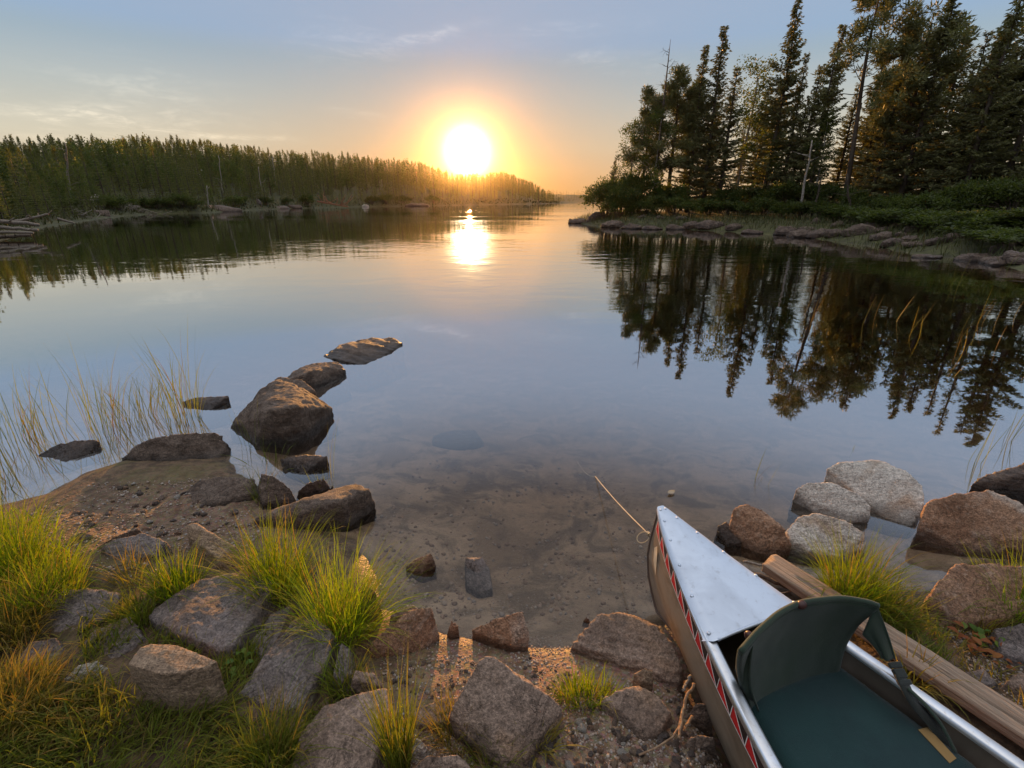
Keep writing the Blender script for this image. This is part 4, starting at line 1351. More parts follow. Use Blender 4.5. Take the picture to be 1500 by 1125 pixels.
def build_canoe():
    root = empty('canoe', (CANOE_TIP[0], CANOE_TIP[1], 0.0))
    root.rotation_euler = (0, 0, 0)
    tag(root, 'battered aluminium canoe with red and black zigzag trim pulled up on shore', 'canoe')

    def W(p):
        s, r, z = p
        return np.array((CANOE_A[0] * s + CANOE_R[0] * r, CANOE_A[1] * s + CANOE_R[1] * r, z))
    S = np.concatenate([np.linspace(0, 0.06, 5), np.linspace(0.09, 1.2, 30), np.linspace(1.3, CL - 0.1, 26), np.linspace(CL - 0.06, CL, 4)])
    Q = np.concatenate([np.linspace(0, 0.9, 18), np.linspace(0.93, 1.0, 6)])

    def shell(off, name, mat):
        V, F = [], []
        qs = [(q, -1) for q in Q] + [(q, 1) for q in Q[::-1][1:]]
        for s in S:
            w = c_width(s)
            for q, sd in qs:
                V.append(W(c_point(s, q, sd, off if w > 0.012 else 0.0) + np.array((0, 0, -off * q if off < 0 else 0))))
        n = len(qs)
        for i in range(len(S) - 1):
            for j in range(n - 1):
                f = (i * n + j, i * n + j + 1, (i + 1) * n + j + 1, (i + 1) * n + j)
                F.append(f if off >= 0 else f[::-1])
        # dents of long use
        V = np.array(V)
        V[:, :2] += (fbm(V * np.array((2.2, 2.2, 3.0)), 3) * 0.0022)[:, None] * np.array(CANOE_R) * np.sign(((V[:, 0] * CANOE_R[0] + V[:, 1] * CANOE_R[1]))[:, None])
        obj(name, mesh_np(name, V, F, [mat]), parent=root)
    shell(0.0, 'hull', M_HULL)
    shell(-0.006, 'hull_lining', M_INSIDE)
    # bow and stern metal edge
    for end in (0, 1):
        path, rad = [], []
        for q in np.linspace(0, 1, 16):
            p = c_point(0.0, q, 1)
            if end:
                p[0] = CL - p[0]
            p[0] += (0.004 if end == 0 else -0.004)
            path.append(W(p))
            rad.append(0.0085)
        for s in np.linspace(0.2, CL / 2, 12):
            path.append(W((s if end == 0 else CL - s, 0, c_keel(s) + 0.002)))
            rad.append(0.007)
        g = Geo().add(tube(path, rad, 8))
        obj('stem_band', g.mesh('stem_band', [M_STEM]), parent=root)
    # gunwales: a flat rail bent along each side
    for sd in (-1, 1):
        V, F = [], []
        ss = np.concatenate([np.linspace(0.0, 1.3, 34), np.linspace(1.4, CL, 34)])
        for s in ss:
            w = c_width(s)
            z = c_sheer(s)
            o, i = w + 0.010, max(w - 0.026, 0.0005)
            for (r, zz) in ((o, z - 0.016), (o + 0.0015, z - 0.004), (o - 0.002, z + 0.006), (o - 0.008, z + 0.009), (i + 0.006, z + 0.009), (i, z + 0.006), (i, z - 0.010)):
                V.append(W((s, sd * max(r, 0.0005), zz)))
        n = 7
        for a in range(len(ss) - 1):
            for b in range(n - 1):
                F.append((a * n + b, a * n + b + 1, (a + 1) * n + b + 1, (a + 1) * n + b))
        obj('gunwale', mesh_np('gunwale', V, F, [M_GUNWALE]), parent=root)
    # decks with their rivets
    for end in (0, 1):
        g = Geo()
        ss = np.linspace(0.004, 0.545, 26)
        rs = np.linspace(-1, 1, 19)
        V, F = [], []
        for s in ss:
            w = c_width(s) + 0.013
            for r in rs:
                e = abs(r)
                cut = 0.0
                if s > 0.5:                      # rounded corners at the free edge
                    cut = max(0.0, e - 0.86) * (s - 0.5) * 3.0 * w
                z = c_sheer(s) + 0.0155 + 0.010 * (1 - e ** 2) * min(1, w / .1) - (0.010 if e > 0.99 else 0.0) - (0.004 if e > .93 else 0)
                z += 0.0015 * float(fbm(np.array([[s * 9, r * w * 9, 3.0 + end]]), 2)[0])
                s2 = min(s, 0.545 - 0.9 * max(0.0, e - 0.88) * 0.25 * (1 if s > .5 else 0))
                V.append(W((s2 if end == 0 else CL - s2, r * w, z)))
        n = len(rs)
        for a in range(len(ss) - 1):
            for b in range(n - 1):
                F.append((a * n + b, (a + 1) * n + b, (a + 1) * n + b + 1, a * n + b + 1))
        g.add((V, F))
        # rolled lip under the free edge
        lip = []
        for r in np.linspace(-0.86, 0.86, 15):
            s = 0.541
            w = c_width(s)
            lip.append(W((s if end == 0 else CL - s, r * w, c_sheer(s) + 0.012 + 0.010 * (1 - r * r))))
        g.add(tube(lip, [0.0055] * len(lip), 8))
        for s in (0.022, 0.075, 0.160, 0.265, 0.385, 0.515):
            w = c_width(s) + 0.013
            for sd in (-1, 1):
                r = sd * max(w - 0.020, w * 0.45)
                c = W((s if end == 0 else CL - s, r, c_sheer(s) + 0.0155 + 0.010 * (1 - (r / w) ** 2) * min(1, w / .1)))
                for k, (h, rad) in enumerate(((0.0, 0.0062), (0.0022, 0.0050), (0.0034, 0.0022))):
                    pass
                path = [c + (0, 0, -0.004), c + (0, 0, 0.0010), c + (0, 0, 0.0026), c + (0, 0, 0.0034)]
                g.add(tube(path, [0.0062, 0.0060, 0.0046, 0.0018], 10))
        obj('bow_deck' if end == 0 else 'stern_deck', g.mesh('deck', [M_DECK]), parent=root)
    # zigzag trim band under each gunwale
    for sd in (-1, 1):
        g = Geo()
        h, per = 0.054, 0.074

        def bp(s, v, off):
            """point on the band: v 0 at the top to 1 at the bottom"""
            zs = c_sheer(s)
            q = (0.0165 + v * h) / (zs - c_keel(s))
            return W(c_point(s, q, sd, off))
        s = 0.035
        k = 0
        while s < CL - 0.1:
            s1 = min(s + per, CL - 0.06)
            m = 5
            # red triangle: base along the lower edge; black one: base along the upper edge
            for i in range(m):
                a, b = s + (s1 - s) * i / m, s + (s1 - s) * (i + 1) / m
                fa, fb = i / m, (i + 1) / m
                lo = [bp(a, fa, 0.0028), bp(a, 1.0, 0.0028), bp(b, 1.0, 0.0028), bp(b, fb, 0.0028)]
                up = [bp(a, 0.0, 0.0028), bp(a, fa, 0.0028), bp(b, fb, 0.0028), bp(b, 0.0, 0.0028)]
                fr = [(0, 1, 2, 3)] if sd < 0 else [(3, 2, 1, 0)]
                g.add((lo, fr), 0)
                g.add((up, fr), 1)
                e = 0.055
                g.add(([bp(a, max(0, fa - e), 0.0040), bp(a, min(1, fa + e), 0.0040), bp(b, min(1, fb + e), 0.0040), bp(b, max(0, fb - e), 0.0040)], fr), 2)
                g.add(([bp(a, 0.955, 0.0040), bp(a, 1.02, 0.0040), bp(b, 1.02, 0.0040), bp(b, 0.955, 0.0040)], fr), 2)
            wd = 0.0032
            g.add(([bp(s - wd / 2, 0, 0.0044), bp(s - wd / 2, 1, 0.0044), bp(s + wd / 2, 1, 0.0044), bp(s + wd / 2, 0, 0.0044)], [(0, 1, 2, 3)] if sd < 0 else [(3, 2, 1, 0)]), 2)
            s = s1
            k += 1
            if s >= CL - 0.065:
                break
        obj('trim_band', g.mesh('trim_band', [M_RED, M_BLACK, M_WHITE], smooth=False), parent=root)
    # the small pale sticker on the left of the bow
    V = []
    for s, q in ((0.065, .30), (0.078, .42), (0.118, .50), (0.105, .27), (0.088, .22)):
        V.append(W(c_point(s, q, -1, 0.0035)))
    obj('sticker', mesh_np('sticker', V, [tuple(range(5))], [M_CREAM], smooth=False), parent=root)
    # the seat bench inside and a thwart further back
    g = Geo()
    for (s0, s1, z, mr) in ((0.70, 0.95, 0.255, 0), (2.2, 2.28, 0.335, 0), (3.5, 3.75, 0.25, 0)):
        wa, wb = c_width(s0) - 0.012, c_width(s1) - 0.012
        V = [W((s0, -wa, z)), W((s0, wa, z)), W((s1, wb, z)), W((s1, -wb, z)), W((s0, -wa, z - .02)), W((s0, wa, z - .02)), W((s1, wb, z - .02)), W((s1, -wb, z - .02))]
        g.add((V, [(0, 1, 2, 3), (7, 6, 5, 4), (0, 4, 5, 1), (1, 5, 6, 2), (2, 6, 7, 3), (3, 7, 4, 0)]))
    obj('seat_bench', g.mesh('bench', [M_INSIDE], smooth=False), parent=root)
    # ribs inside the hull
    for s in (1.25, 1.9, 2.6, 3.2):
        path = [W(c_point(s, q, sd, -0.012)) for q, sd in [(q, -1) for q in np.linspace(0.08, 1, 12)] + [(q, 1) for q in np.linspace(1, 0.08, 12)][1:]]
        g = Geo().add(tube(path, [0.009] * len(path), 6))
        obj('rib', g.mesh('rib', [M_INSIDE]), parent=root)
    # bow ring
    g = Geo()
    c = W((-0.036, 0, 0.335))
    g.add(tube([c + 0.010 * np.array((CANOE_A[0] * math.cos(a), CANOE_A[1] * math.cos(a), math.sin(a))) for a in np.linspace(0, 6.28, 13)], [0.0022] * 13, 6, False))
    obj('bow_ring', g.mesh('bow_ring', [M_STEM]), parent=root)
    return W


def build_rope(W):
    tip = np.array((CANOE_TIP[0], CANOE_TIP[1], 0.0))
    a = tip + W((-0.040, 0, 0.335))
    b = P(872, 698, 0.0)
    path = []
    for q in np.linspace(0, 1, 18):
        p = a * (1 - q) + b * q
        p[2] -= 0.012 * math.sin(math.pi * q)
        path.append(p)
    d = (b - a) / np.linalg.norm(b - a)
    for k in range(1, 10):
        path.append(b + np.array((d[0] * 0.10 * k * 0.7, d[1] * 0.10 * k * 0.7, -0.045 * k * math.exp(-k * 0.06))))
    V, F = tube(path, [0.0027] * len(path), 8)
    g = Geo().add((V, F))
    # the knot and its loose loop
    for k in range(3):
        c = a + d * (0.010 + 0.008 * k)
        ring = [c + 0.0065 * np.array((math.cos(w) * CANOE_R[0], math.cos(w) * CANOE_R[1], math.sin(w))) for w in np.linspace(0, 6.28, 11)]
        g.add(tube(ring, [0.0030] * 11, 6, False))
    loop = []
    for w in np.linspace(0, 2 * math.pi, 22):
        u = 0.5 - 0.5 * math.cos(w)
        loop.append(a + d * 0.012 + np.array((-0.046 * u - 0.006 * math.sin(w), 0.0 + 0.020 * math.sin(w), -0.034 * u + 0.008 * math.sin(w))))
    g.add(tube(loop, [0.0022] * 22, 6, False))
    tag(obj('rope', g.mesh('rope', [M_ROPE])), 'thin pale rope tied to the canoe bow and dipping into the lake', 'rope')


def grid_sheet(rows, thick, n_sub=1):
    """solid sheet from rows of points (list of equal-length lists)"""
    A = np.array(rows)
    m, n = A.shape[:2]
    du = np.gradient(A, axis=0)
    dv = np.gradient(A, axis=1)
    nr = np.cross(du, dv)
    nr /= np.linalg.norm(nr, axis=2)[..., None] + 1e-9
    top, bot = A + nr * thick / 2, A - nr * thick / 2
    V = np.concatenate([top.reshape(-1, 3), bot.reshape(-1, 3)])
    F = []
    o = m * n
    for i in range(m - 1):
        for j in range(n - 1):
            a, b, c, d = i * n + j, i * n + j + 1, (i + 1) * n + j + 1, (i + 1) * n + j
            F += [(a, b, c, d), (d + o, c + o, b + o, a + o)]
    for j in range(n - 1):
        F += [(j, j + o, j + 1 + o, j + 1), ((m - 1) * n + j + 1, (m - 1) * n + j + 1 + o, (m - 1) * n + j + o, (m - 1) * n + j)]
    for i in range(m - 1):
        F += [((i + 1) * n, (i + 1) * n + o, i * n + o, i * n), (i * n + n - 1, i * n + n - 1 + o, (i + 1) * n + n - 1 + o, (i + 1) * n + n - 1)]
    return V, F


def bez(p, q, r, t):
    return (1 - t) ** 2 * np.asarray(p) + 2 * t * (1 - t) * np.asarray(q) + t * t * np.asarray(r)


def build_chair(W):
    org = np.array((CANOE_TIP[0], CANOE_TIP[1], 0.0))
    base = org + W((0.84, 0.03, 0.2562))
    root = empty('folding_chair', tuple(base))
    tag(root, 'dark green canvas folding chair with curved backrest sitting in the canoe', 'chair')
    sh = org - base

    def L(s, r, z):
        return W((s, r, z)) + sh

    def LP(u, v, z):
        return P(u, v, z) - base
    # the seat pad: a soft slab, wider to the front
    rows = []
    ns, nr = 26, 30
    for i in range(ns):
        f = i / (ns - 1)
        s = 0.672 + f * 0.345
        lo, hi = -0.165 - 0.075 * f, 0.212 + 0.070 * f
        row = []
        for j in range(nr):
            e = j / (nr - 1)
            r = lo + (hi - lo) * e
            edge = min(e, 1 - e, f * 0.92 + .02, (1 - f) * 0.92)
            z = 0.286 + 0.018 * min(1, edge / 0.06) ** 0.5 + 0.0035 * float(fbm(np.array([[s * 7, r * 7, 1.5]]), 2)[0])
            row.append(L(s, r, z))
        rows.append(row)
    g = Geo().add(grid_sheet(rows, 0.028))
    pad = obj('seat_pad', g.mesh('seat_pad', [M_GREEN]), parent=root)
    edge = rows[0] + [q[-1] for q in rows[1:]] + rows[-1][::-1][1:] + [q[0] for q in rows[::-1]][1:]
    edge = np.array(edge) - np.array((0, 0, .004))
    obj('piping', Geo().add(tube(list(edge), [.0042] * len(edge), 7, False)).mesh('piping', [M_GREEN]), parent=pad)
    # tan label sewn along the right front edge
    q = [LP(1345, 1069, 0.3215), LP(1359, 1065, 0.3215), LP(1401, 1111, 0.3195), LP(1391, 1118, 0.3195)]
    rows = [[q[0] * (1 - t) + q[1] * t for t in (0, .5, 1)], [(q[0] + q[3]) / 2 * (1 - t) + (q[1] + q[2]) / 2 * t for t in (0, .5, 1)], [q[3] * (1 - t) + q[2] * t for t in (0, .5, 1)]]
    obj('label_patch', Geo().add(grid_sheet(rows, 0.002)).mesh('label_patch', [M_TANLABEL], smooth=False), parent=pad)
    # the backrest: curved round the sitter
    T = [L(.700, -.268, .585), L(.676, -.190, .600), L(.652, -.090, .608), L(.645, .003, .610), L(.668, .137, .602), L(.706, .200, .598), L(.722, .220, .592)]
    B = [L(.690, -.165, .310), L(.682, -.125, .306), L(.674, -.060, .304), L(.672, .010, .304), L(.680, .110, .304), L(.690, .165, .306), L(.694, .188, .308)]
    T, B = np.array(T), np.array(B)
    xs = np.linspace(0, 6, 34)
    Ti = np.stack([np.interp(xs, range(7), T[:, k]) for k in range(3)], 1)
    Bi = np.stack([np.interp(xs, range(7), B[:, k]) for k in range(3)], 1)
    for _ in range(3):
        Ti[1:-1] = (Ti[:-2] + 2 * Ti[1:-1] + Ti[2:]) / 4
        Bi[1:-1] = (Bi[:-2] + 2 * Bi[1:-1] + Bi[2:]) / 4
    rows = []
    for f in np.linspace(0, 1, 22):
        row = []
        for j in range(34):
            p = Bi[j] * (1 - f) + Ti[j] * f
            bow = math.sin(math.pi * f) * 0.022
            p = p + np.array((CANOE_A[0], CANOE_A[1], 0)) * (-bow)
            p = p + np.array((CANOE_A[0], CANOE_A[1], 0)) * 0.004 * float(fbm(np.array([[j * 0.22, f * 3.0, 8.0]]), 3)[0])
            row.append(p)
        rows.append(row)
    back = obj('backrest', Geo().add(grid_sheet(rows, 0.014)).mesh('backrest', [M_GREENBACK]), parent=root)
    hem = Geo().add(tube(list(Ti + np.array((0, 0, 0.003))), [0.0085] * 34, 10))
    obj('hem', hem.mesh('hem', [M_GREENBACK]), parent=back)
    # brown end caps of the frame
    for (u, v, z, lx) in ((1174, 886, .612, .026), (1097, 931, .588, .018)):
        c = LP(u, v, z)
        path = [c + np.array((CANOE_R[0], CANOE_R[1], 0)) * lx * t for t in (-.55, -.45, -.2, .2, .45, .55)]
        obj('end_cap', Geo().add(tube(path, [.004, .009, .0125, .0125, .009, .004], 10)).mesh('end_cap', [M_BURGUNDY]), parent=root)
    # canvas side wings drawn down to the straps
    def wing(a, b, c, d, sag, mat, name='side_wing'):
        rows = []
        for f in np.linspace(0, 1, 14):
            row = []
            for e in np.linspace(0, 1, 9):
                p = (np.asarray(a) * (1 - e) + np.asarray(b) * e) * (1 - f) + (np.asarray(d) * (1 - e) + np.asarray(c) * e) * f
                p = p + np.asarray(sag) * math.sin(math.pi * f) + np.array((0.006, 0.004, 0)) * math.sin(e * 9) * (0.3 + f)
                row.append(p)
            rows.append(row)
        return obj(name, Geo().add(grid_sheet(rows, 0.005)).mesh(name, [mat]), parent=root)
    wing(LP(1284, 884, .597), LP(1263, 930, .500), LP(1291, 966, .438), LP(1311, 966, .436), (0.004, 0, 0.0), M_GREENBACK)
    wing(LP(1103, 924, .590), LP(1101, 950, .560), LP(1110, 1043, .325), LP(1077, 984, .425), (-0.012, 0, -0.01), M_GREENBACK)
    # buckle and webbing on the right
    bk = Geo()
    c0 = LP(1311, 974, .428)
    ax = LP(1330, 1010, .40) - c0
    ax /= np.linalg.norm(ax)
    side = np.cross(ax, (0, 0, 1.0))
    side /= np.linalg.norm(side)
    up = np.cross(side, ax)
    rot = np.stack([side, ax, up], 1)
    bk.box(c0, (.040, .016, .010), 0, rot)
    bk.box(c0 + ax * .022, (.034, .024, .013), 0, rot)
    bk.box(c0 + ax * .044, (.040, .014, .010), 0, rot)
    me = bk.mesh('buckle', [M_WEB], smooth=False)
    o = obj('buckle', me, parent=root)
    bv = o.modifiers.new('round', 'BEVEL')
    bv.width, bv.segments = .003, 2

    def strap(pts, w, mat, name):
        pts = np.array(pts)
        tt = np.linspace(0, len(pts) - 1, 24)
        c = np.stack([np.interp(tt, range(len(pts)), pts[:, k]) for k in range(3)], 1)
        for _ in range(4):
            c[1:-1] = (c[:-2] + 2 * c[1:-1] + c[2:]) / 4
        rows = []
        for k in range(24):
            tn = c[min(k + 1, 23)] - c[max(k - 1, 0)]
            sd = np.cross(tn, (0.2, -0.5, 1.0))
            sd /= np.linalg.norm(sd)
            rows.append([c[k] + sd * w * e for e in (-.5, 0, .5)])
        obj(name, Geo().add(grid_sheet(rows, .003)).mesh(name, [mat]), parent=root)
    strap([LP(1318, 988, .42), LP(1330, 1015, .395), LP(1343, 1035, .37), LP(1365, 1060, .335), LP(1392, 1094, .300)], .034, M_WEB, 'strap')
    strap([LP(1330, 1008, .405), LP(1356, 1032, .385), LP(1380, 1062, .36), LP(1400, 1102, .32)], .010, M_GREENBACK, 'strap')


def wood_material(name, ca, cb, cc):
    m, t = material(name)
    co = t.n('ShaderNodeTexCoord').outputs['Object']
    g1 = t.noise(t.mapping(co, scale=(1.2, 26, 26)), 2.2, 5.0, 0.65, 0.6)
    g2 = t.noise(t.mapping(co, scale=(2.0, 90, 90)), 2.0, 4.0, 0.6)
    g3 = t.noise(co, 5.0, 4.0, 0.6)
    c = t.mix(t.smooth(g1, 0.36, 0.64), ca, cb)
    c = t.mix(t.math('MULTIPLY', t.smooth(g1, 0.60, 0.68), 0.8), c, cc)
    c = t.mix(t.math('MULTIPLY', t.smooth(g3, 0.5, 0.7), 0.35), c, (0.30, 0.215, 0.14))
    h = t.math('ADD', g1, t.math('MULTIPLY', g2, 0.5))
    finish(t, principled(t, c, 0.85, normal=t.bump(h, 0.9, 0.012), spec=0.2).outputs[0])
    return m


M_PLANK = wood_material('weathered_plank_wood', (0.20, 0.145, 0.105), (0.33, 0.25, 0.185), (0.07, 0.045, 0.03))


def build_plank():
    FL, NL, NR, FR = P(1145, 817, .185), P(1116, 823, .180), P(1500, 1083, .235), P(1500, 1034, .235)
    mid0, mid1 = (FL + NL) / 2, (FR + NR) / 2
    d = mid1 - mid0
    Lh = np.linalg.norm(d)
    ax = d / Lh
    end = mid0 + ax * (Lh + .75)
    side = np.cross((0, 0, 1.0), ax)
    side /= np.linalg.norm(side)
    up = np.cross(ax, side)
    if up[2] < 0:
        up = -up
    w = .5 * (np.linalg.norm((FL - NL) - ax * np.dot(FL - NL, ax)) + np.linalg.norm((FR - NR) - ax * np.dot(FR - NR, ax)))
    org = mid0
    sgn = 1 if np.dot(FL - NL, side) > 0 else -1
    side = side * sgn
    n, ring = 110, 44
    V, F = [], []
    L = np.linalg.norm(end - mid0)
    th = .044
    for i in range(n):
        x = L * i / (n - 1)
        for k in range(ring):
            a = 2 * math.pi * k / ring
            cx, cz = math.cos(a), math.sin(a)
            e = 11.0
            m = (abs(cx) ** e + abs(cz) ** e) ** (-1 / e)
            y, z = m * cx * w / 2, m * cz * th / 2 - th / 2
            if i == 0:
                y *= .98
            nz = fbm(np.array([[x * 2.5, y * 40, z * 40]]), 3)[0] * .0045 + fbm(np.array([[x * 9, y * 90, z * 60]]), 2)[0] * .0018
            if abs(y + .010) < .006 and z > -.012 and x > .12:
                nz -= .010
            end_jag = (.020 * fbm(np.array([[y * 40, z * 30, 2.0]]), 2)[0] - (.02 if y > 0.2 * w else 0)) if i < 2 else 0
            V.append(org + ax * (x + end_jag) + side * (y + cx * nz) + up * (z + cz * nz))
    for i in range(n - 1):
        for k in range(ring):
            k2 = (k + 1) % ring
            F.append((i * ring + k, i * ring + k2, (i + 1) * ring + k2, (i + 1) * ring + k))
    F.append(tuple(range(ring))[::-1])
    F.append(tuple((n - 1) * ring + k for k in range(ring)))
    # local frame with x along the plank so that the grain follows it
    V = np.array(V) - org
    R3 = np.stack([ax, side, up], 1)
    V = V @ R3
    me = mesh_np('plank', V, F, [M_PLANK])
    o = obj('plank', me)
    M = Matrix.Identity(4)
    for r_ in range(3):
        for c_ in range(3):
            M[r_][c_] = R3[r_, c_]
        M[r_][3] = org[r_]
    o.matrix_world = M
    tag(o, 'long weathered split plank lying on the bank beside the canoe', 'plank')


def stick(path, r0, r1, label, mat, name='stick', forks=()):
    g = Geo()
    path = np.array(path)
    tt = np.linspace(0, len(path) - 1, 16)
    c = np.stack([np.interp(tt, range(len(path)), path[:, k]) for k in range(3)], 1)
    c += np.random.default_rng(int(abs(path[0, 0]) * 1000)).normal(0, r0 * .25, c.shape)
    g.add(tube(list(c - c[0]), np.linspace(r0, r1, 16), 7))
    for f in forks:
        f = np.array(f)
        tt = np.linspace(0, len(f) - 1, 9)
        e = np.stack([np.interp(tt, range(len(f)), f[:, k]) for k in range(3)], 1)
        g.add(tube(list(e - c[0]), np.linspace(r0 * .7, r1 * .7, 9), 6))
    return tag(obj(name, g.mesh(name, [mat]), tuple(c[0])), label, 'stick')


M_TWIG = bark_material('tan_twig', (0.22, 0.13, 0.075), (0.36, 0.24, 0.15), (30, 30, 12))


def build_sticks():
    z = .17
    stick([P(1017, 1001, .20), P(1005, 1022, .19), P(1000, 1045, .18), P(994, 1083, .17)], .0055, .0045, 'forked tan stick standing against the canoe hull', M_TWIG,
          forks=[[P(1000, 1040, .18), P(995, 1065, .17), P(985, 1080, .16), P(962, 1095, .155), P(936, 1106, .15)]])
    stick([P(1012, 990, .17), P(1004, 1004, .165), P(1001, 1012, .16)], .006, .005, 'short grey stub of stick between the rough ledge and the canoe hull', M_PALE)
    stick([P(1014, 1050, .16), P(1006, 1062, .16), P(1002, 1070, .155)], .005, .004, 'short tan stick behind the forked stick', M_TWIG)
    stick([P(1085, 836, .06), P(1120, 846, .07), P(1160, 862, .09), P(1190, 885, .11)], .011, .008, 'dark wet branch under the end of the plank', M_BARK)
    stick([P(1090, 823, .03), P(1130, 830, .04), P(1175, 838, .05)], .007, .004, 'thin wet branch in the water beyond the plank end', M_PALE)
    stick([P(1100, 872, .12), P(1150, 868, .13), P(1172, 862, .14), P(1175, 880, .12)], .003, .002, 'thin pale twig between the deck and the plank', M_TWIG)
    stick([P(1150, 905, .14), P(1200, 930, .15), P(1260, 975, .16)], .010, .007, 'dark stick lying in the shade between the canoe and the plank', M_BARK)


_W = build_canoe()
build_rope(_W)
build_chair(_W)
build_plank()
build_sticks()

# ------------------------------------------------------------------ grass, reeds and small plants
M_GRASS = leaf_material('fresh_grass', (0.125, 0.22, 0.010), (0.27, 0.335, 0.018), 0.6, dry=(0.34, 0.20, 0.075))
M_GRASSDARK = leaf_material('dark_grass', (0.095, 0.140, 0.018), (0.21, 0.215, 0.032), 0.55, dry=(0.27, 0.175, 0.06))
M_GRASSDRY = leaf_material('yellowing_grass', (0.16, 0.165, 0.030), (0.33, 0.235, 0.06), 0.5, dry=(0.33, 0.17, 0.06))
M_REED = leaf_material('reed_blades', (0.10, 0.145, 0.014), (0.24, 0.25, 0.036), 0.55, dry=(0.20, 0.095, 0.045))
M_REDLEAF = leaf_material('red_leaves', (0.30, 0.075, 0.028), (0.42, 0.17, 0.05), 0.5)
M_DEADLEAF = leaf_material('pale_dead_leaf', (0.36, 0.29, 0.20), (0.42, 0.34, 0.24), 0.2)
M_HERB = leaf_material('green_herb_leaves', (0.085, 0.16, 0.025), (0.17, 0.23, 0.04), 0.5)


def blades(root, az, th0, th1, L, w, seed=0, nseg=6, dry=0.3, drytip=0.2, twist=0.5):
    """ribbons: root points, azimuth, angle from the vertical at the foot and added towards the tip, length, width"""
    r = np.random.default_rng(seed)
    n = len(root)
    t = np.linspace(0, 1, nseg + 1)
    pts = np.zeros((n, nseg + 1, 3))
    pts[:, 0] = root
    azw = az + r.normal(0, .15, n)
    for k in range(nseg):
        tm = (t[k] + t[k + 1]) / 2
        th = th0 + th1 * tm ** 1.6
        a2 = az + (azw - az) * tm * 2
        st = np.stack([np.sin(th) * np.cos(a2), np.sin(th) * np.sin(a2), np.cos(th)], 1) * (L / nseg)[:, None]
        pts[:, k + 1] = pts[:, k] + st
    tw = r.normal(0, twist, n)
    side = np.stack([-np.sin(az + tw), np.cos(az + tw), 0 * az], 1)
    wt = np.minimum(1.0, 1.25 * (1 - t ** 2.2)) * (0.75 + 0.25 * np.minimum(1, t * 4)) + 0.06
    hw = w[:, None] * wt[None, :] / 2
    a = pts + side[:, None, :] * hw[..., None]
    b = pts - side[:, None, :] * hw[..., None]
    V = np.stack([a, b], 2).reshape(n, -1, 3)
    k = np.arange(nseg)
    q = np.stack([2 * k, 2 * k + 1, 2 * k + 3, 2 * k + 2], 1)
    F = (q[None] + (np.arange(n) * (2 * nseg + 2))[:, None, None]).reshape(-1, 4)
    rnd = np.repeat(np.clip(r.beta(2, 2, n), 0, 1), 2 * nseg + 2)
    isdry = (r.random(n) < 0.15)
    d = np.clip(dry * np.exp(-t / 0.12)[None, :] * r.uniform(.5, 1.5, (n, 1)) + drytip * np.clip((t - .75) / .25, 0, 1)[None, :] * r.random((n, 1)) + isdry[:, None] * r.uniform(.4, .9, (n, 1)), 0, 1)
    dryv = np.repeat(d, 2, axis=1).reshape(-1)
    return V.reshape(-1, 3), F, rnd, dryv


def blade_mesh(parts, mat, name):
    V, F, R, D, n = [], [], [], [], 0
    for v, f, r, d in parts:
        V.append(v)
        F.append(f + n)
        R.append(r)
        D.append(d)
        n += len(v)
    return mesh_np(name, np.concatenate(V), np.concatenate(F), [mat], smooth=True, attrs={'rnd': ('POINT', np.concatenate(R)), 'dry': ('POINT', np.concatenate(D))})


_ts = [900]


def tuft(label, u, v, radius, n, height, mat=None, spread=0.75, lean=(0, 0), curl=0.8, width=.0027, group=None, name='grass_tuft', var=.35, zg=None, dry=.4, sq=(1, 1)):
    _ts[0] += 1
    r = np.random.default_rng(_ts[0])
    z0 = P(u, v, .14)
    z0[2] = gz(z0[0], z0[1]) if zg is None else zg
    z0 = P(u, v, z0[2])
    rad = radius * np.sqrt(r.random(n))
    an = r.uniform(0, 2 * math.pi, n)
    off = np.stack([rad * np.cos(an) * sq[0], rad * np.sin(an) * sq[1]], 1)
    zz = ground_z(off[:, 0] + z0[0], off[:, 1] + z0[1]) if zg is None else np.full(n, zg)
    root = np.stack([off[:, 0], off[:, 1], zz - z0[2] - .01], 1)
    az = an + r.normal(0, .9, n)
    dx = np.cos(az) * spread * (rad / radius) + lean[0] + r.normal(0, .10, n)
    dy = np.sin(az) * spread * (rad / radius) + lean[1] + r.normal(0, .10, n)
    az = np.arctan2(dy, dx)
    th0 = np.clip(np.hypot(dx, dy) * .55, 0, 1.2)
    th1 = np.abs(r.normal(curl, .75, n)) * (0.35 + th0)
    L = height * np.clip(r.normal(1, var, n), .35, 1.6)
    me = blade_mesh([blades(root, az, th0, th1, L, width * r.uniform(.6, 1.3, n), _ts[0], dry=dry)], mat or M_GRASS, name)
    return tag(obj(name, me, tuple(z0)), label, 'grass tuft', group)


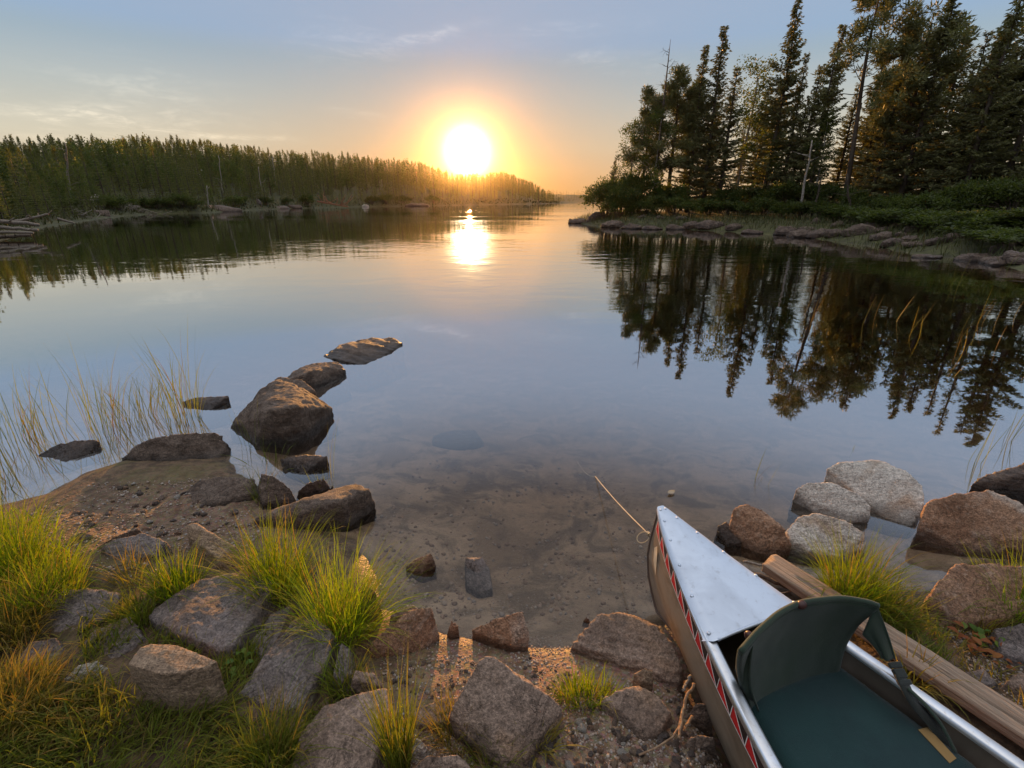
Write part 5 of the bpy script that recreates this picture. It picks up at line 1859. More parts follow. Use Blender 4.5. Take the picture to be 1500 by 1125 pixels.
def build_tufts():
    tuft('large bright green grass tuft on the bank above the big flat slab', 408, 868, .095, 720, .26, spread=.85, lean=(.02, .05), curl=1.0, var=.45)
    tuft('large sunlit grass tuft overhanging the water right of the flat slab', 500, 925, .105, 860, .27, spread=.95, lean=(.25, .12), curl=1.0, var=.45)
    tuft('medium bright grass tuft left of the pale tan slab', 262, 868, .08, 480, .16, spread=.7, lean=(.05, 0), curl=.9)
    tuft('dark green grass tuft along the left edge of the big flat slab', 200, 905, .06, 260, .11, M_GRASSDARK, spread=.7, lean=(-.1, 0), curl=1.0)
    tuft('tall sunny grass tuft at the left edge nearest the water', 8, 845, .11, 600, .30, M_GRASS, spread=.6, lean=(.10, .0), curl=.9)
    tuft('sunny grass tuft at the left edge leaning towards the bare soil', 75, 880, .10, 560, .19, M_GRASS, spread=.75, lean=(.18, .05), curl=1.0)
    tuft('yellow green grass tuft at the left edge above the small grey rock', 15, 930, .09, 380, .17, M_GRASSDRY, spread=.75, lean=(.2, 0), curl=1.1)
    tuft('orange tinged grass tuft in the lower left corner', 20, 1040, .10, 480, .15, M_GRASSDRY, spread=.8, lean=(.15, .05), curl=1.2)
    tuft('slim upright dark grass tuft on the large speckled rock', 585, 1120, .035, 260, .25, M_GRASSDARK, spread=.3, lean=(0, .05), curl=.5, dry=.2)
    tuft('green grass tuft left of the large speckled rock', 400, 1120, .065, 380, .16, M_GRASSDARK, spread=.8, lean=(.12, .05), curl=1.1)
    tuft('short wide grass tuft on the sand between the pointed rock and the ledge', 858, 1022, .075, 420, .085, M_GRASS, spread=.9, curl=.8, sq=(1.2, .7))
    tuft('sparse spiky grass tuft on the gravel below the pointed rock', 790, 1092, .035, 110, .105, M_GRASSDRY, spread=1.3, curl=.9, width=.0036)
    tuft('small yellow grass tuft at the foot of the pointed rock', 668, 1082, .06, 240, .12, M_GRASSDRY, spread=.9, curl=1.0)
    tuft('dark narrow grass tuft in the gap beside the leaning grey slab', 505, 1010, .045, 260, .11, M_GRASSDARK, spread=.7, curl=.8)
    tuft('small green grass tuft on the left of the pointed rock', 720, 1112, .05, 170, .09, M_GRASSDARK, spread=1.0, curl=1.0)
    tuft('arching grass tuft behind the plank on the right bank', 1242, 880, .075, 640, .25, M_GRASS, spread=.85, lean=(-.03, .0), curl=1.15)
    tuft('lower grass tuft spilling towards the chair beside the plank', 1290, 905, .08, 520, .17, M_GRASSDARK, spread=.9, lean=(.1, -.1), curl=1.1)
    tuft('sunlit grass tuft at the right edge in front of the orange rock', 1490, 905, .085, 700, .24, M_GRASS, spread=.8, lean=(-.12, -.05), curl=1.1)
    tuft('small yellow grass tuft between the canoe rail and the plank', 1335, 1000, .04, 110, .12, M_GRASSDRY, spread=1.0, lean=(.1, -.1), curl=1.1, width=.0045)
    tuft('dry orange grass tuft under the orange rock on the right', 1440, 920, .05, 240, .10, M_GRASSDRY, spread=.9, curl=1.1)
    tuft('thin dry grass tuft growing at the foot of the upright spit rock', 385, 728, .05, 60, .16, M_REED, spread=.8, curl=.8, width=.003)
    tuft('sparse reddish grass tuft between the two spit rocks', 470, 722, .04, 45, .15, M_REED, spread=.8, curl=.8, width=.003)
    tuft('thin grass tuft on the soil near the grey stone', 190, 850, .06, 130, .12, M_GRASSDRY, spread=1.0, curl=1.0)


def lawn():
    """the low mixed grass of the bank"""
    r = np.random.default_rng(71)
    zones = [([(-60, 1000), (90, 990), (185, 1012), (330, 1000), (352, 1040), (410, 1060), (440, 1060), (430, 1160), (-60, 1160)], 4400, .095, M_GRASSDARK, (.3, .1), 1.2),
             ([(-60, 900), (60, 900), (60, 935), (20, 990), (-60, 1010)], 700, .11, M_GRASSDRY, (.3, 0), 1.2),
             ([(150, 872), (215, 905), (300, 955), (345, 955), (360, 1000), (320, 1000), (200, 940), (120, 975), (110, 930)], 1500, .06, M_GRASSDARK, (0, 0), 1.1),
             ([(-60, 760), (40, 745), (110, 800), (130, 850), (60, 905), (-60, 905)], 1500, .15, M_GRASS, (.15, 0), 1.0),
             ([(60, 985), (190, 1010), (180, 1060), (-60, 1120), (-60, 1010)], 1300, .10, M_GRASSDRY, (.4, 0), 1.3),
             ([(340, 960), (395, 900), (405, 905), (350, 1010)], 200, .07, M_GRASSDARK, (0, 0), 1.0),
             ([(1380, 905), (1500, 900), (1580, 960), (1560, 1060), (1480, 1040), (1400, 985)], 420, .055, M_GRASSDRY, (0, 0), 1.2),
             ([(1300, 905), (1380, 890), (1400, 960), (1340, 960)], 420, .07, M_GRASSDARK, (0, 0), 1.1),
             ([(480, 1000), (520, 1010), (470, 1040), (440, 1050)], 200, .06, M_GRASSDARK, (0, 0), 1.0)]
    by = {}
    for k, (poly, n, h, mat, lean, curl) in enumerate(zones):
        us, vs = [q[0] for q in poly], [q[1] for q in poly]
        uv = np.stack([r.uniform(min(us), max(us), n * 3), r.uniform(min(vs), max(vs), n * 3)], 1)
        uv = np.array([q for q in uv if in_poly(q[0], q[1], poly)][:n])
        pt = np.array([P(a, b, .17)[:2] for a, b in uv])
        p3 = np.concatenate([pt * 7, np.zeros((len(pt), 1))], 1)
        keep = fbm(p3, 2) + r.normal(0, .3, len(pt)) > -.25
        pt, p3 = pt[keep], p3[keep]
        m = len(pt)
        root = np.concatenate([pt, (ground_z(pt[:, 0], pt[:, 1]) - .008)[:, None]], 1)
        fl = fbm(p3 * .5 + 9, 2) * 5
        dx = np.cos(fl) * .5 + lean[0] + r.normal(0, .45, m)
        dy = np.sin(fl) * .5 + lean[1] + r.normal(0, .45, m)
        th0 = np.clip(np.hypot(dx, dy) * .7, .05, 1.25)
        L = h * np.clip(r.normal(1, .35, m), .3, 1.7)
        by.setdefault(mat.name, (mat, []))[1].append(blades(root, np.arctan2(dy, dx), th0, np.abs(r.normal(curl, .4, m)) * (.3 + th0 * .7), L, .0036 * r.uniform(.6, 1.4, m), 500 + k, dry=.7, drytip=.5))
    for mat, parts in by.values():
        tag(obj('grass', blade_mesh(parts, mat, 'grass')), kind='stuff')
    # dead straw lying flat
    n = 420
    uv = np.stack([r.uniform(-20, 430, n), r.uniform(800, 1125, n)], 1)
    pt = np.array([P(a, b, .17)[:2] for a, b in uv])
    root = np.concatenate([pt, (ground_z(pt[:, 0], pt[:, 1]) + .006)[:, None]], 1)
    v = blades(root, r.uniform(0, 6.28, n), r.uniform(1.2, 1.5, n), r.uniform(0, .2, n), r.uniform(.05, .16, n), r.uniform(.0015, .003, n), 640, dry=2.0, drytip=1.0)
    tag(obj('straw', blade_mesh([v], M_REED, 'straw')), kind='stuff')


def reed(label, u, v, radius, n, height, lean=(.1, 0), spread=.36, curl=.6, width=.0037, group=None, dry=.45, mat=None):
    return tuft(label, u, v, radius, n, height, mat or M_REED, spread, lean, curl, width, group, 'reed_clump', .28, zg=-.06, dry=dry)


def build_reeds():
    reed('thin clump of reeds standing at the far left edge', 25, 655, .15, 46, .50, lean=(.22, 0))
    reed('leaning clump of reeds left of the low dark rock', 75, 640, .14, 36, .46, lean=(.15, 0))
    reed('short reddish reeds at the left edge by the shore', 10, 720, .12, 50, .28, lean=(.2, -.1), spread=.7)
    reed('tall clump of reeds right of the low dark rock', 150, 640, .15, 52, .56, lean=(.02, 0))
    reed('dense clump of reeds behind the long grey brown rock', 205, 625, .17, 80, .42, lean=(.08, 0), spread=.5)
    reed('tallest clump of reeds, reaching highest beside the small dark rock', 272, 625, .13, 70, .60, lean=(.03, 0))
    reed('sparse reeds in front of the big dark boulder', 372, 660, .09, 12, .34, lean=(.05, -.1))
    reed('two green stems rising right of the small sunlit rock', 487, 715, .03, 5, .40, lean=(.06, 0), spread=.15, curl=.3, dry=.2)
    reed('bent stems crossing the water beside the spit', 395, 690, .10, 26, .22, lean=(.1, -.2), spread=1.4, curl=.5)
    G = 'thin rushes standing in the water on the right'
    for (u, v, n, h, lab) in ((1110, 715, 4, .20, 'pair of thin rushes standing alone beyond the canoe deck'),
                              (1428, 690, 7, .36, 'leaning rushes in front of the brown wedge shaped rock'),
                              (1472, 655, 7, .42, 'thin rushes at the right edge beyond the wedge shaped rock'),
                              (1238, 668, 2, .10, 'two short stems beyond the largest pale boulder'),
                              (1378, 735, 2, .17, 'thin bent stem between the pale and the rusty boulder'),
                              (1037, 632, 2, .10, 'two tiny stems alone in the calm water')):
        reed(lab, u, v, .05, n, h, lean=(.30, .05), spread=.25, curl=.25, width=.0030, group=G, dry=.2)
    # golden rushes further out on the right
    r = np.random.default_rng(31)
    k = 0
    for (u, v) in ((1176, 470), (1195, 480), (1256, 480), (1285, 470), (1310, 475), (1335, 480), (1345, 500), (1320, 500), (1400, 500), (1412, 520), (1440, 480), (1455, 520), (1470, 480), (1490, 470),
                   (1500, 440), (1452, 420), (1470, 400), (1405, 430), (1390, 425), (1480, 560), (1350, 590), (1380, 560), (1298, 385), (1320, 390), (1265, 385), (1195, 370)):
        Y = P(u, v, 0)[1]
        reed('slender golden rush rising from the dark reflection of the stand', u, v, .05 + .01 * Y, int(r.integers(1, 4)), .030 * Y + .20, lean=(.30, .05), spread=.2, curl=.35, width=.0007 * Y ** .8 + .0015,
             group='golden rushes in the dark reflection', dry=.1, mat=M_GRASSDRY)
        k += 1


def leafy_plant(label, u, v, n, leaf, height, mat, name='leafy_plant', category='plant', rad=.05):
    _ts[0] += 1
    r = np.random.default_rng(_ts[0])
    c0 = P(u, v, .15)
    z = gz(c0[0], c0[1])
    c0 = P(u, v, z)
    V, F, R = [], [], []
    cnt = 0
    for i in range(n):
        a, q = r.uniform(0, 6.28), rad * math.sqrt(r.random())
        az = r.uniform(0, 6.28)
        el = r.uniform(.1, 1.0)
        Lf = leaf * r.uniform(.6, 1.3)
        p = np.array((math.cos(a) * q, math.sin(a) * q, r.uniform(.2, 1) * height))
        d = np.array((math.cos(az) * math.cos(el), math.sin(az) * math.cos(el), math.sin(el)))
        s = np.cross(d, (0, 0, 1.0))
        s /= np.linalg.norm(s)
        up = np.cross(s, d)
        tt = np.array((0, .2, .45, .75, 1.0))
        ww = np.array((.05, .28, .36, .24, .0)) * Lf * .8
        for t_, w_ in zip(tt, ww):
            m = p + d * Lf * t_ - np.array((0, 0, 1)) * Lf * .35 * t_ ** 2
            V += [m - s * w_ + up * w_ * .3, m, m + s * w_ + up * w_ * .3]
        for k in range(4):
            for j in range(2):
                b = cnt + 3 * k + j
                F.append((b, b + 1, b + 4, b + 3))
        cnt += 15
        R += [r.random()] * 15
    return tag(obj(name, mesh_np(name, np.array(V), np.array(F), [mat], attrs={'rnd': ('POINT', R)}), tuple(c0)), label, category)


def build_small_plants():
    leafy_plant('low plant with reddish leaves behind the plank on the right', 1440, 955, 42, .034, .035, M_REDLEAF, rad=.085)
    leafy_plant('small plant with broad green leaves among the red leaves', 1425, 938, 7, .038, .045, M_HERB, rad=.04)
    leafy_plant('single green leaved seedling at the right of the red leaves', 1462, 955, 5, .034, .04, M_HERB, rad=.02)
    leafy_plant('broad leaved green plant between the two big grey slabs', 352, 975, 12, .030, .035, M_HERB, rad=.05)
    c = P(983, 722, .006)
    V, F = [], []
    for i in range(7):
        x = -.028 + .056 * i / 6
        w = .017 * math.sin(math.pi * (i + .35) / 6.7)
        V += [(x, -w, .007 + 4 * x * x), (x, 0, .002 + 5 * x * x), (x, w, .009 + 4 * x * x)]
    for i in range(6):
        for k in (0, 1):
            F.append((3 * i + k, 3 * i + k + 1, 3 * i + k + 4, 3 * i + k + 3))
    tag(obj('floating_leaf', mesh_np('floating_leaf', np.array(V), F, [M_DEADLEAF], attrs={'rnd': ('POINT', np.full(len(V), .5))}), tuple(c), rz=.5), 'curled pale dead leaf floating on the water beyond the canoe bow', 'leaf')
    leafy_plant('small leafy sprout in the shade behind the plank', 1484, 1085, 6, .03, .04, M_HERB, rad=.02)


build_tufts()
lawn()
build_reeds()
build_small_plants()

# ------------------------------------------------------------------ the wooded hillside on the left
def small_conifer(seed, n=820, base=.26, low=.06):
    r = np.random.default_rng(seed)
    g, lv = Geo(), Leaves(seed)
    g.add(tube([(0, 0, -.03), (0, 0, .5), (0, 0, 1.02)], [.014, .008, .0015], 5))
    z = low + (1 - low) * r.random(n) ** 1.05
    f = (z - low) / (1 - low)
    R = base * (1 - f) ** 1.0 * np.minimum(1, .45 + f * 3) + .006
    # a handful of real branches per tier make the outline ragged
    az = np.round(r.uniform(0, 5, n)) * 1.2566 + np.floor(z * 17) * .9 + r.normal(0, .22, n)
    tier = .62 + .5 * ((np.sin(np.floor(z * 17) * 12.9898) * 43758.5453) % 1.0)
    q = np.sqrt(r.uniform(.05, 1, n))
    R = R * tier * q * r.uniform(.85, 1.15, n)
    zz = np.floor(z * 17) / 17 + (z * 17 % 1.0) * .022 - .10 * R + .16 * R * q
    zz = np.where(f > .8, z, zz)
    c = np.stack([np.cos(az) * R, np.sin(az) * R, zz], 1)
    d = np.stack([np.cos(az), np.sin(az), -.1 + .9 * f ** 2], 1) + r.normal(0, .35, (n, 3))
    k = 1 - .45 * f
    lv.put(c, d, np.stack([r.uniform(.030, .055, n) * k, r.uniform(.012, .022, n) * k], 1), r.random(n))
    m = 40
    zt = r.uniform(.86, 1.03, m)
    lv.put(np.stack([r.normal(0, .004, m), r.normal(0, .004, m), zt], 1), np.stack([r.normal(0, .6, m), r.normal(0, .6, m), np.full(m, 1.0)], 1), np.stack([r.uniform(.02, .04, m), r.uniform(.008, .013, m)], 1), r.random(m))
    return g, lv


def small_broadleaf(seed, n=520):
    r = np.random.default_rng(seed)
    g, lv = Geo(), Leaves(seed)
    g.add(tube([(0, 0, -.03), (.01, 0, .5), (0, .01, .98)], [.012, .007, .002], 5))
    for i in range(14):
        z = .28 + .70 * (i + r.random()) / 14
        a = r.uniform(0, 6.28)
        q = .13 * (1.05 - z) ** .6 * r.uniform(.4, 1.1)
        c0 = np.array((math.cos(a) * q, math.sin(a) * q, z))
        m = n // 14
        s = r.uniform(.035, .065)
        c = r.normal(0, 1, (m, 3)) * s * np.array((.7, .7, .9))
        tone = r.random()
        lv.put(c0 + c, c + (0, 0, .05) + r.normal(0, .05, (m, 3)), np.stack([r.uniform(.022, .045, m), r.uniform(.016, .03, m)], 1), np.clip(tone + r.normal(0, .2, m), 0, 1))
    return g, lv


def merged(gl, name, bark, leafmat):
    g, lv = gl
    v, f, rnd = lv.arrays()
    n = len(g.V)
    V = np.concatenate([np.array(g.V), v])
    F = [tuple(q) for q in g.F if len(q) == 4] + [tuple(q) for q in (f + n)]
    k = len([q for q in g.F if len(q) == 4])
    return mesh_np(name, V, np.array(F), [bark, leafmat], np.concatenate([np.zeros(k), np.ones(len(f))]), smooth=False,
                   attrs={'rnd': ('POINT', np.concatenate([np.full(n, .5), rnd]))})


def build_hillside():
    r = np.random.default_rng(91)
    con = [merged(small_conifer(400 + k, base=b), 'young_spruce', M_BARK, M_HILL) for k, b in enumerate((.17, .22, .15, .25))]
    bro = [merged(small_broadleaf(420 + k), 'young_birch', M_BARK, M_BIRCH) for k in range(3)]
    # candidate places: seen from the landing, thinner with distance
    pts = []
    N = 26000
    az = r.uniform(math.radians(-58), math.radians(7.0), N)
    ds = 22 * np.exp(r.uniform(0, math.log(270 / 22), N))
    x, y = np.sin(az) * ds, np.cos(az) * ds
    d = shore_distance(x, y)
    wl = (-x + 0.12 * y) > 0
    ok = (d > .7) & (d < 46) & wl & (ds < 262)
    x, y, d, ds, az = x[ok], y[ok], d[ok], ds[ok], az[ok]
    spacing = .95 + ds * .0058
    order = np.argsort(ds)
    grid, keep = {}, []
    for i in order:
        c = 2.0
        key = (int(x[i] // c), int(y[i] // c))
        s2 = spacing[i] ** 2
        hit = False
        for a in (-1, 0, 1):
            for b in (-1, 0, 1):
                for j in grid.get((key[0] + a, key[1] + b), ()):
                    if (x[i] - x[j]) ** 2 + (y[i] - y[j]) ** 2 < s2:
                        hit = True
                        break
                if hit:
                    break
            if hit:
                break
        if not hit:
            grid.setdefault(key, []).append(i)
            keep.append(i)
    keep = np.array(keep)
    x, y, d, ds = x[keep], y[keep], d[keep], ds[keep]
    z = ground_z(x, y)
    H = LEFT_TREE * np.clip(r.normal(.95, .20, len(x)), .5, 1.35) * np.clip(.35 + d * .11, .4, 1.0)
    lim = (skyline(x, y) * ds + CAM_H) - z
    H = np.where(r.random(len(x)) < .82, np.minimum(H, np.maximum(lim * r.uniform(.88, 1.0, len(x)), 1.2)), np.minimum(H, np.maximum(lim * 1.16, 1.5)))
    back = d > 14
    H = np.where(back, np.clip(lim * r.choice([.80, .88, .93, .97, 1.0, 1.03, 1.10], len(x)) * r.uniform(.95, 1.05, len(x)), 1.5, 10), H)
    isb = (fbm(np.stack([x * .06, y * .06, 0 * x], 1), 2) + r.normal(0, .22, len(x))) > .20
    # show largest: height over distance, and the front rows first
    size = H / ds
    pick = set()
    for kind in (False, True):
        ids = np.where(isb == kind)[0]
        ids = ids[np.argsort(-size[ids])][:285]
        pick.update(ids.tolist())
    V, F, R, M, n = [], [], [], [], 0
    cache = {}
    for me in con + bro:
        a = np.empty(len(me.vertices) * 3, np.float32)
        me.vertices.foreach_get('co', a)
        f = np.empty(len(me.loops), np.int32)
        me.loops.foreach_get('vertex_index', f)
        q = np.empty(len(me.vertices), np.float32)
        me.attributes['rnd'].data.foreach_get('value', q)
        mi = np.empty(len(me.polygons), np.int32)
        me.polygons.foreach_get('material_index', mi)
        cache[me.name] = (a.reshape(-1, 3), f.reshape(-1, 4), q, mi)
    for i in range(len(x)):
        me = bro[int(r.integers(0, 3))] if isb[i] else con[int(r.integers(0, 4))]
        rz, sx = r.uniform(0, 6.28), r.uniform(.9, 1.35)
        if i in pick:
            nm = 'young_birch' if isb[i] else 'young_spruce'
            o = obj(nm, me, (x[i], y[i], z[i] - .05), rz=rz)
            o.scale = (H[i] * sx, H[i] * sx, H[i])
            tag(o, 'light green young birch among the trees of the hillside across the water' if isb[i] else 'dark young spruce among the trees of the hillside across the water', 'tree',
                'young birches on the hillside' if isb[i] else 'young spruces on the hillside')
        else:
            v, f, q, mi = cache[me.name]
            # far ones keep part of their leaves
            c, s = math.cos(rz), math.sin(rz)
            w = np.stack([(v[:, 0] * c - v[:, 1] * s) * H[i] * sx + x[i], (v[:, 0] * s + v[:, 1] * c) * H[i] * sx + y[i], v[:, 2] * H[i] + z[i] - .05], 1)
            V.append(w)
            F.append(f + n)
            R.append(q)
            M.append(mi)
            n += len(v)
    if V:
        me = mesh_np('forest', np.concatenate(V), np.concatenate(F), [M_BARK, M_HILL], np.concatenate(M), smooth=False, attrs={'rnd': ('POINT', np.concatenate(R))})
        tag(obj('forest', me), kind='stuff')
    print('hillside trees', len(x), 'single', len(pick))


def ground_point(u, v):
    """where the sight line through a pixel meets the land"""
    d = ray(u, v)
    t = np.geomspace(3, 600, 900)
    p = np.array((0, 0, CAM_H)) + d * t[:, None]
    hit = np.nonzero(p[:, 2] < ground_z(p[:, 0], p[:, 1]))[0]
    return p[hit[0]] if len(hit) else p[600]


def build_left_bank():
    def log(label, a, b, r0, r1, mat, name='log', cat='log', branches=0, seed=0):
        r = np.random.default_rng(seed + 700)
        a, b = np.array(a, float), np.array(b, float)
        L = np.linalg.norm(b - a)
        q = [np.zeros(3)]
        m = 10
        for k in range(1, m):
            q.append((b - a) * k / (m - 1) + r.normal(0, L * .008, 3))
        g = Geo().add(tube(q, np.linspace(r0, r1, m), 8))
        for k in range(branches):
            t = r.uniform(.25, .95)
            p = (b - a) * t
            dv = (b - a) / L * .3 + r.normal(0, .7, 3)
            dv[2] = abs(dv[2])
            dv /= np.linalg.norm(dv)
            e = p + dv * L * r.uniform(.10, .26)
            g.add(tube([p, (p + e) / 2 + r.normal(0, .03 * L, 3), e], [r1 * .7, r1 * .45, r1 * .2], 5))
        return tag(obj(name, g.mesh(name, [mat]), tuple(a)), label, cat)
    Y = 22.5

    def at(u, v, Yd):
        return PY(u, v, Yd)
    # the log pile at the left edge
    log('pale weathered log on top of the log pile at the left edge', at(-30, 322, 23.0), at(58, 329, 24.5), .10, .075, M_PALE, seed=1, branches=2)
    log('grey log with a forked end at the right of the log pile', at(18, 326, 24.8), at(72, 313, 25.6), .085, .04, M_PALE, branches=5, seed=2)
    log('second weathered log from the water in the log pile', at(-30, 331, 22.6), at(56, 337, 23.6), .09, .06, M_PALE, seed=3, branches=2)
    log('pale split log nearest the water in the log pile', at(-30, 340, 22.3), at(50, 341, 22.9), .085, .05, M_PALE, seed=4)
    log('dark log half sunk in the water below the log pile', at(-30, 350, 21.6), at(46, 344, 22.5), .09, .06, M_BARK, seed=5, branches=3)
    log('short thin log pointing at the water right of the log pile', at(84, 320, 26.5), at(109, 327, 27.0), .06, .04, M_PALE, seed=6)
    log('thin pale stick floating off the left shore', at(143, 339, 30.0), at(182, 335, 31.5), .05, .03, M_PALE, name='driftwood', cat='driftwood', seed=7)
    # standing dead trunks
    f = ground_point(103, 301)
    t = at(95, 208, f[1])
    log('tall grey dead trunk standing on the left shore', f - np.array((0, 0, .3)), t, .16, .04, M_PALE, name='dead_tree', cat='dead tree', branches=9, seed=8)
    f = ground_point(38, 290)
    log('short broken grey stump standing above the log pile', f - np.array((0, 0, .2)), at(36, 277, f[1]), .14, .10, M_PALE, name='tree_stump', cat='dead tree', seed=9)
    for (u0, v0, u1, v1, lab) in ((323, 256, 320, 228, 'thin pale birch trunk showing among the hillside trees'), (305, 292, 303, 272, 'short pale trunk above the rocky shore'),
                                  (402, 248, 399, 230, 'pale bare trunk near the top of the hillside'), (382, 262, 378, 244, 'grey bare trunk in the middle of the hillside')):
        g0 = ground_point(u0, min(v0 + 22, 296))
        d0 = max(30.0, g0[1] * .93)
        a_, b_ = PY(u0, v0 + 12, d0), PY(u1, v1, d0)
        a_[2] = min(a_[2], gz(a_[0], a_[1]))
        log(lab, a_, b_, .10, .05, M_BIRCHBARK, name='dead_tree', cat='dead tree', branches=3, seed=int(u0))
    # the beaver lodge like heap of sticks, each heap one thing
    def heap(label, u, v, w, h, n, seed):
        r = np.random.default_rng(seed)
        c = P(u, v, 0.0)
        g = Geo()
        for k in range(n):
            q = r.normal(0, 1, 2) * np.array((w * .38, w * .22))
            z = h * math.exp(-(q[0] / (w * .5)) ** 2 - (q[1] / (w * .4)) ** 2) * r.uniform(.3, 1)
            az = r.uniform(0, 6.28)
            L = r.uniform(.25, .6) * w
            dv = np.array((math.cos(az), math.sin(az) * .6, r.normal(-.15, .25)))
            p = np.array((q[0], q[1], z))
            g.add(tube([p - dv * L / 2, p + r.normal(0, .02, 3), p + dv * L / 2], [.035 * w / 3, .03 * w / 3, .018 * w / 3], 5))
        tag(obj('driftwood_heap', g.mesh('driftwood_heap', [M_PALE]), tuple(c)), label, 'driftwood', )
    heap('heap of grey driftwood at the water edge below the dark hillside', 197, 314, 3.6, 1.1, 60, 1)
    heap('tangled heap of roots and sticks right of the tall dead trunk', 118, 322, 2.4, .9, 34, 2)
    heap('small pile of driftwood right of the long shore rocks', 372, 307, 3.0, .8, 30, 3)
    # fallen tree with reddish bare branches
    a_, b_ = P(465, 303.5, .2), P(520, 306.5, .2)
    g = Geo()
    r = np.random.default_rng(5)
    o0 = P(490, 304, .1)
    a_ = PY(465, 295, o0[1]) - o0
    b_ = PY(510, 303, o0[1] - 3) - o0
    g.add(tube([a_, (a_ + b_) / 2, b_], [.16, .14, .09], 7))
    for k in range(16):
        p = a_ * (1 - k / 15) * .8 + b_ * (k / 15 * .8 + .1)
        e = p + np.array((r.normal(1.0, 1.6), r.normal(0, 1.0), r.uniform(.6, 2.4)))
        g.add(tube([p, (p + e) / 2 + r.normal(0, .15, 3), e], [.07, .05, .02], 5))
    tag(obj('fallen_tree', g.mesh('fallen_tree', [M_REDWOOD]), tuple(o0)), 'fallen tree with rusty bare branches at the water edge', 'fallen tree')
    # boulders and ledges along the left shore
    def far_rock(label, u, v, w, h, mat, seed, lift=0.0, dep=.7):
        p = P(u, v, 0.0) if lift == 0 else ground_point(u, v)
        r = np.random.default_rng(seed)
        pts = [(w / 2 * math.cos(a) * r.uniform(.75, 1.1), w * dep / 2 * math.sin(a) * r.uniform(.75, 1.1), zz * h) for a in np.linspace(0, 5.8, 9) for zz in (-.5, .35, )]
        pts += [(w * .18 * r.normal(), w * .12 * r.normal(), h * r.uniform(.8, 1.0)) for _ in range(4)]
        me = roughen(hull_mesh(np.array(pts)), 'rock', max(w / 26, .02), .03, seed, .3)
        me.materials.append(M_ROCK[mat])
        return tag(obj('rock', me, tuple(p)), label, 'rock')
    far_rock('pale boulder on the slope behind the driftwood heap', 139, 297, 1.7, .9, 'pale', 801, lift=1)
    far_rock('small grey boulder left of the pale boulder on the slope', 127, 296, .9, .5, 'grey', 802, lift=1)
    far_rock('grey outcrop showing among the trees of the hillside', 291, 262, 4.2, 2.6, 'pale', 803, lift=1)
    far_rock('long sloping ledge on the left shore below the outcrop', 322, 310, 6.0, .9, 'brown', 804)
    far_rock('reddish rock left of the long sloping ledge', 303, 310.5, 2.2, .9, 'rust', 805)
    far_rock('small pale rock standing on the far left shore', 380, 300, .9, 1.0, 'grey', 806, lift=1)
    far_rock('low ledge on the shore right of the driftwood pile', 405, 306, 5.0, .6, 'brown', 807)
    far_rock('dark rock at the waterline right of the low ledge', 432, 305.5, 3.0, .7, 'brown', 808)
    far_rock('dark boulder on the bank by the log pile', 70, 325, 1.5, .9, 'brown', 809)
    far_rock('grey boulder at the waterline between the heaps', 150, 318.5, 1.7, .7, 'brown', 810)
    far_rock('low brown ledge under the sunlit hill', 612, 302, 7.0, .7, 'brown', 811)
    far_rock('pale shore rock near the fallen tree', 535, 303, 1.8, .6, 'pale', 812)
    # shrubs at the water's edge
    r = np.random.default_rng(17)
    us = [(-20, 318), (8, 300), (22, 312), (60, 312), (48, 306), (82, 308), (96, 312), (160, 306), (175, 308), (215, 306), (232, 306), (250, 305), (268, 304), (285, 305), (342, 303), (355, 302), (390, 301),
          (420, 300), (450, 300), (545, 300), (565, 299), (590, 299), (635, 298)]
    for (u, v) in us:
        p = ground_point(u, v)
        s = .8 + .010 * p[1]
        make_tree('shore_bush', SHRUBS[int(r.integers(0, 2))], None, (p[0], p[1], p[2] - .05), s * r.uniform(.8, 1.3), r.uniform(0, 6.28), r.uniform(.9, 1.4), label='low green bush at the foot of the hillside on the left shore',
                  category='bush', group='bushes along the left shore', foliage='foliage', stem='stem')


def shore_grass(line, n, seed, dmax, mat, h, w):
    r = np.random.default_rng(seed)
    seg = np.cumsum(np.r_[0, np.linalg.norm(np.diff(line, axis=0), axis=1)])
    # as many tufts per angle seen, so thinner with distance
    s = np.interp(r.random(n), np.cumsum(np.r_[0, np.diff(seg) / np.hypot(*((line[1:] + line[:-1]) / 2).T)]) / np.sum(np.diff(seg) / np.hypot(*((line[1:] + line[:-1]) / 2).T)), seg)
    px = np.stack([np.interp(s, seg, line[:, 0]), np.interp(s, seg, line[:, 1])], 1)
    px = px + r.normal(0, dmax * .6, px.shape)
    d = shore_distance(px[:, 0], px[:, 1])
    px = px[(d > .05) & (d < dmax)]
    m = len(px)
    ds = np.hypot(px[:, 0], px[:, 1])
    root = np.concatenate([px, ground_z(px[:, 0], px[:, 1])[:, None]], 1)
    v = blades(root, r.uniform(0, 6.28, m), r.uniform(.05, .8, m), r.uniform(.1, .9, m), r.uniform(.5, 1.4, m) * h, w * ds * r.uniform(.6, 1.2, m), seed, nseg=4)
    tag(obj('grass', blade_mesh([v], mat, 'grass')), kind='stuff')


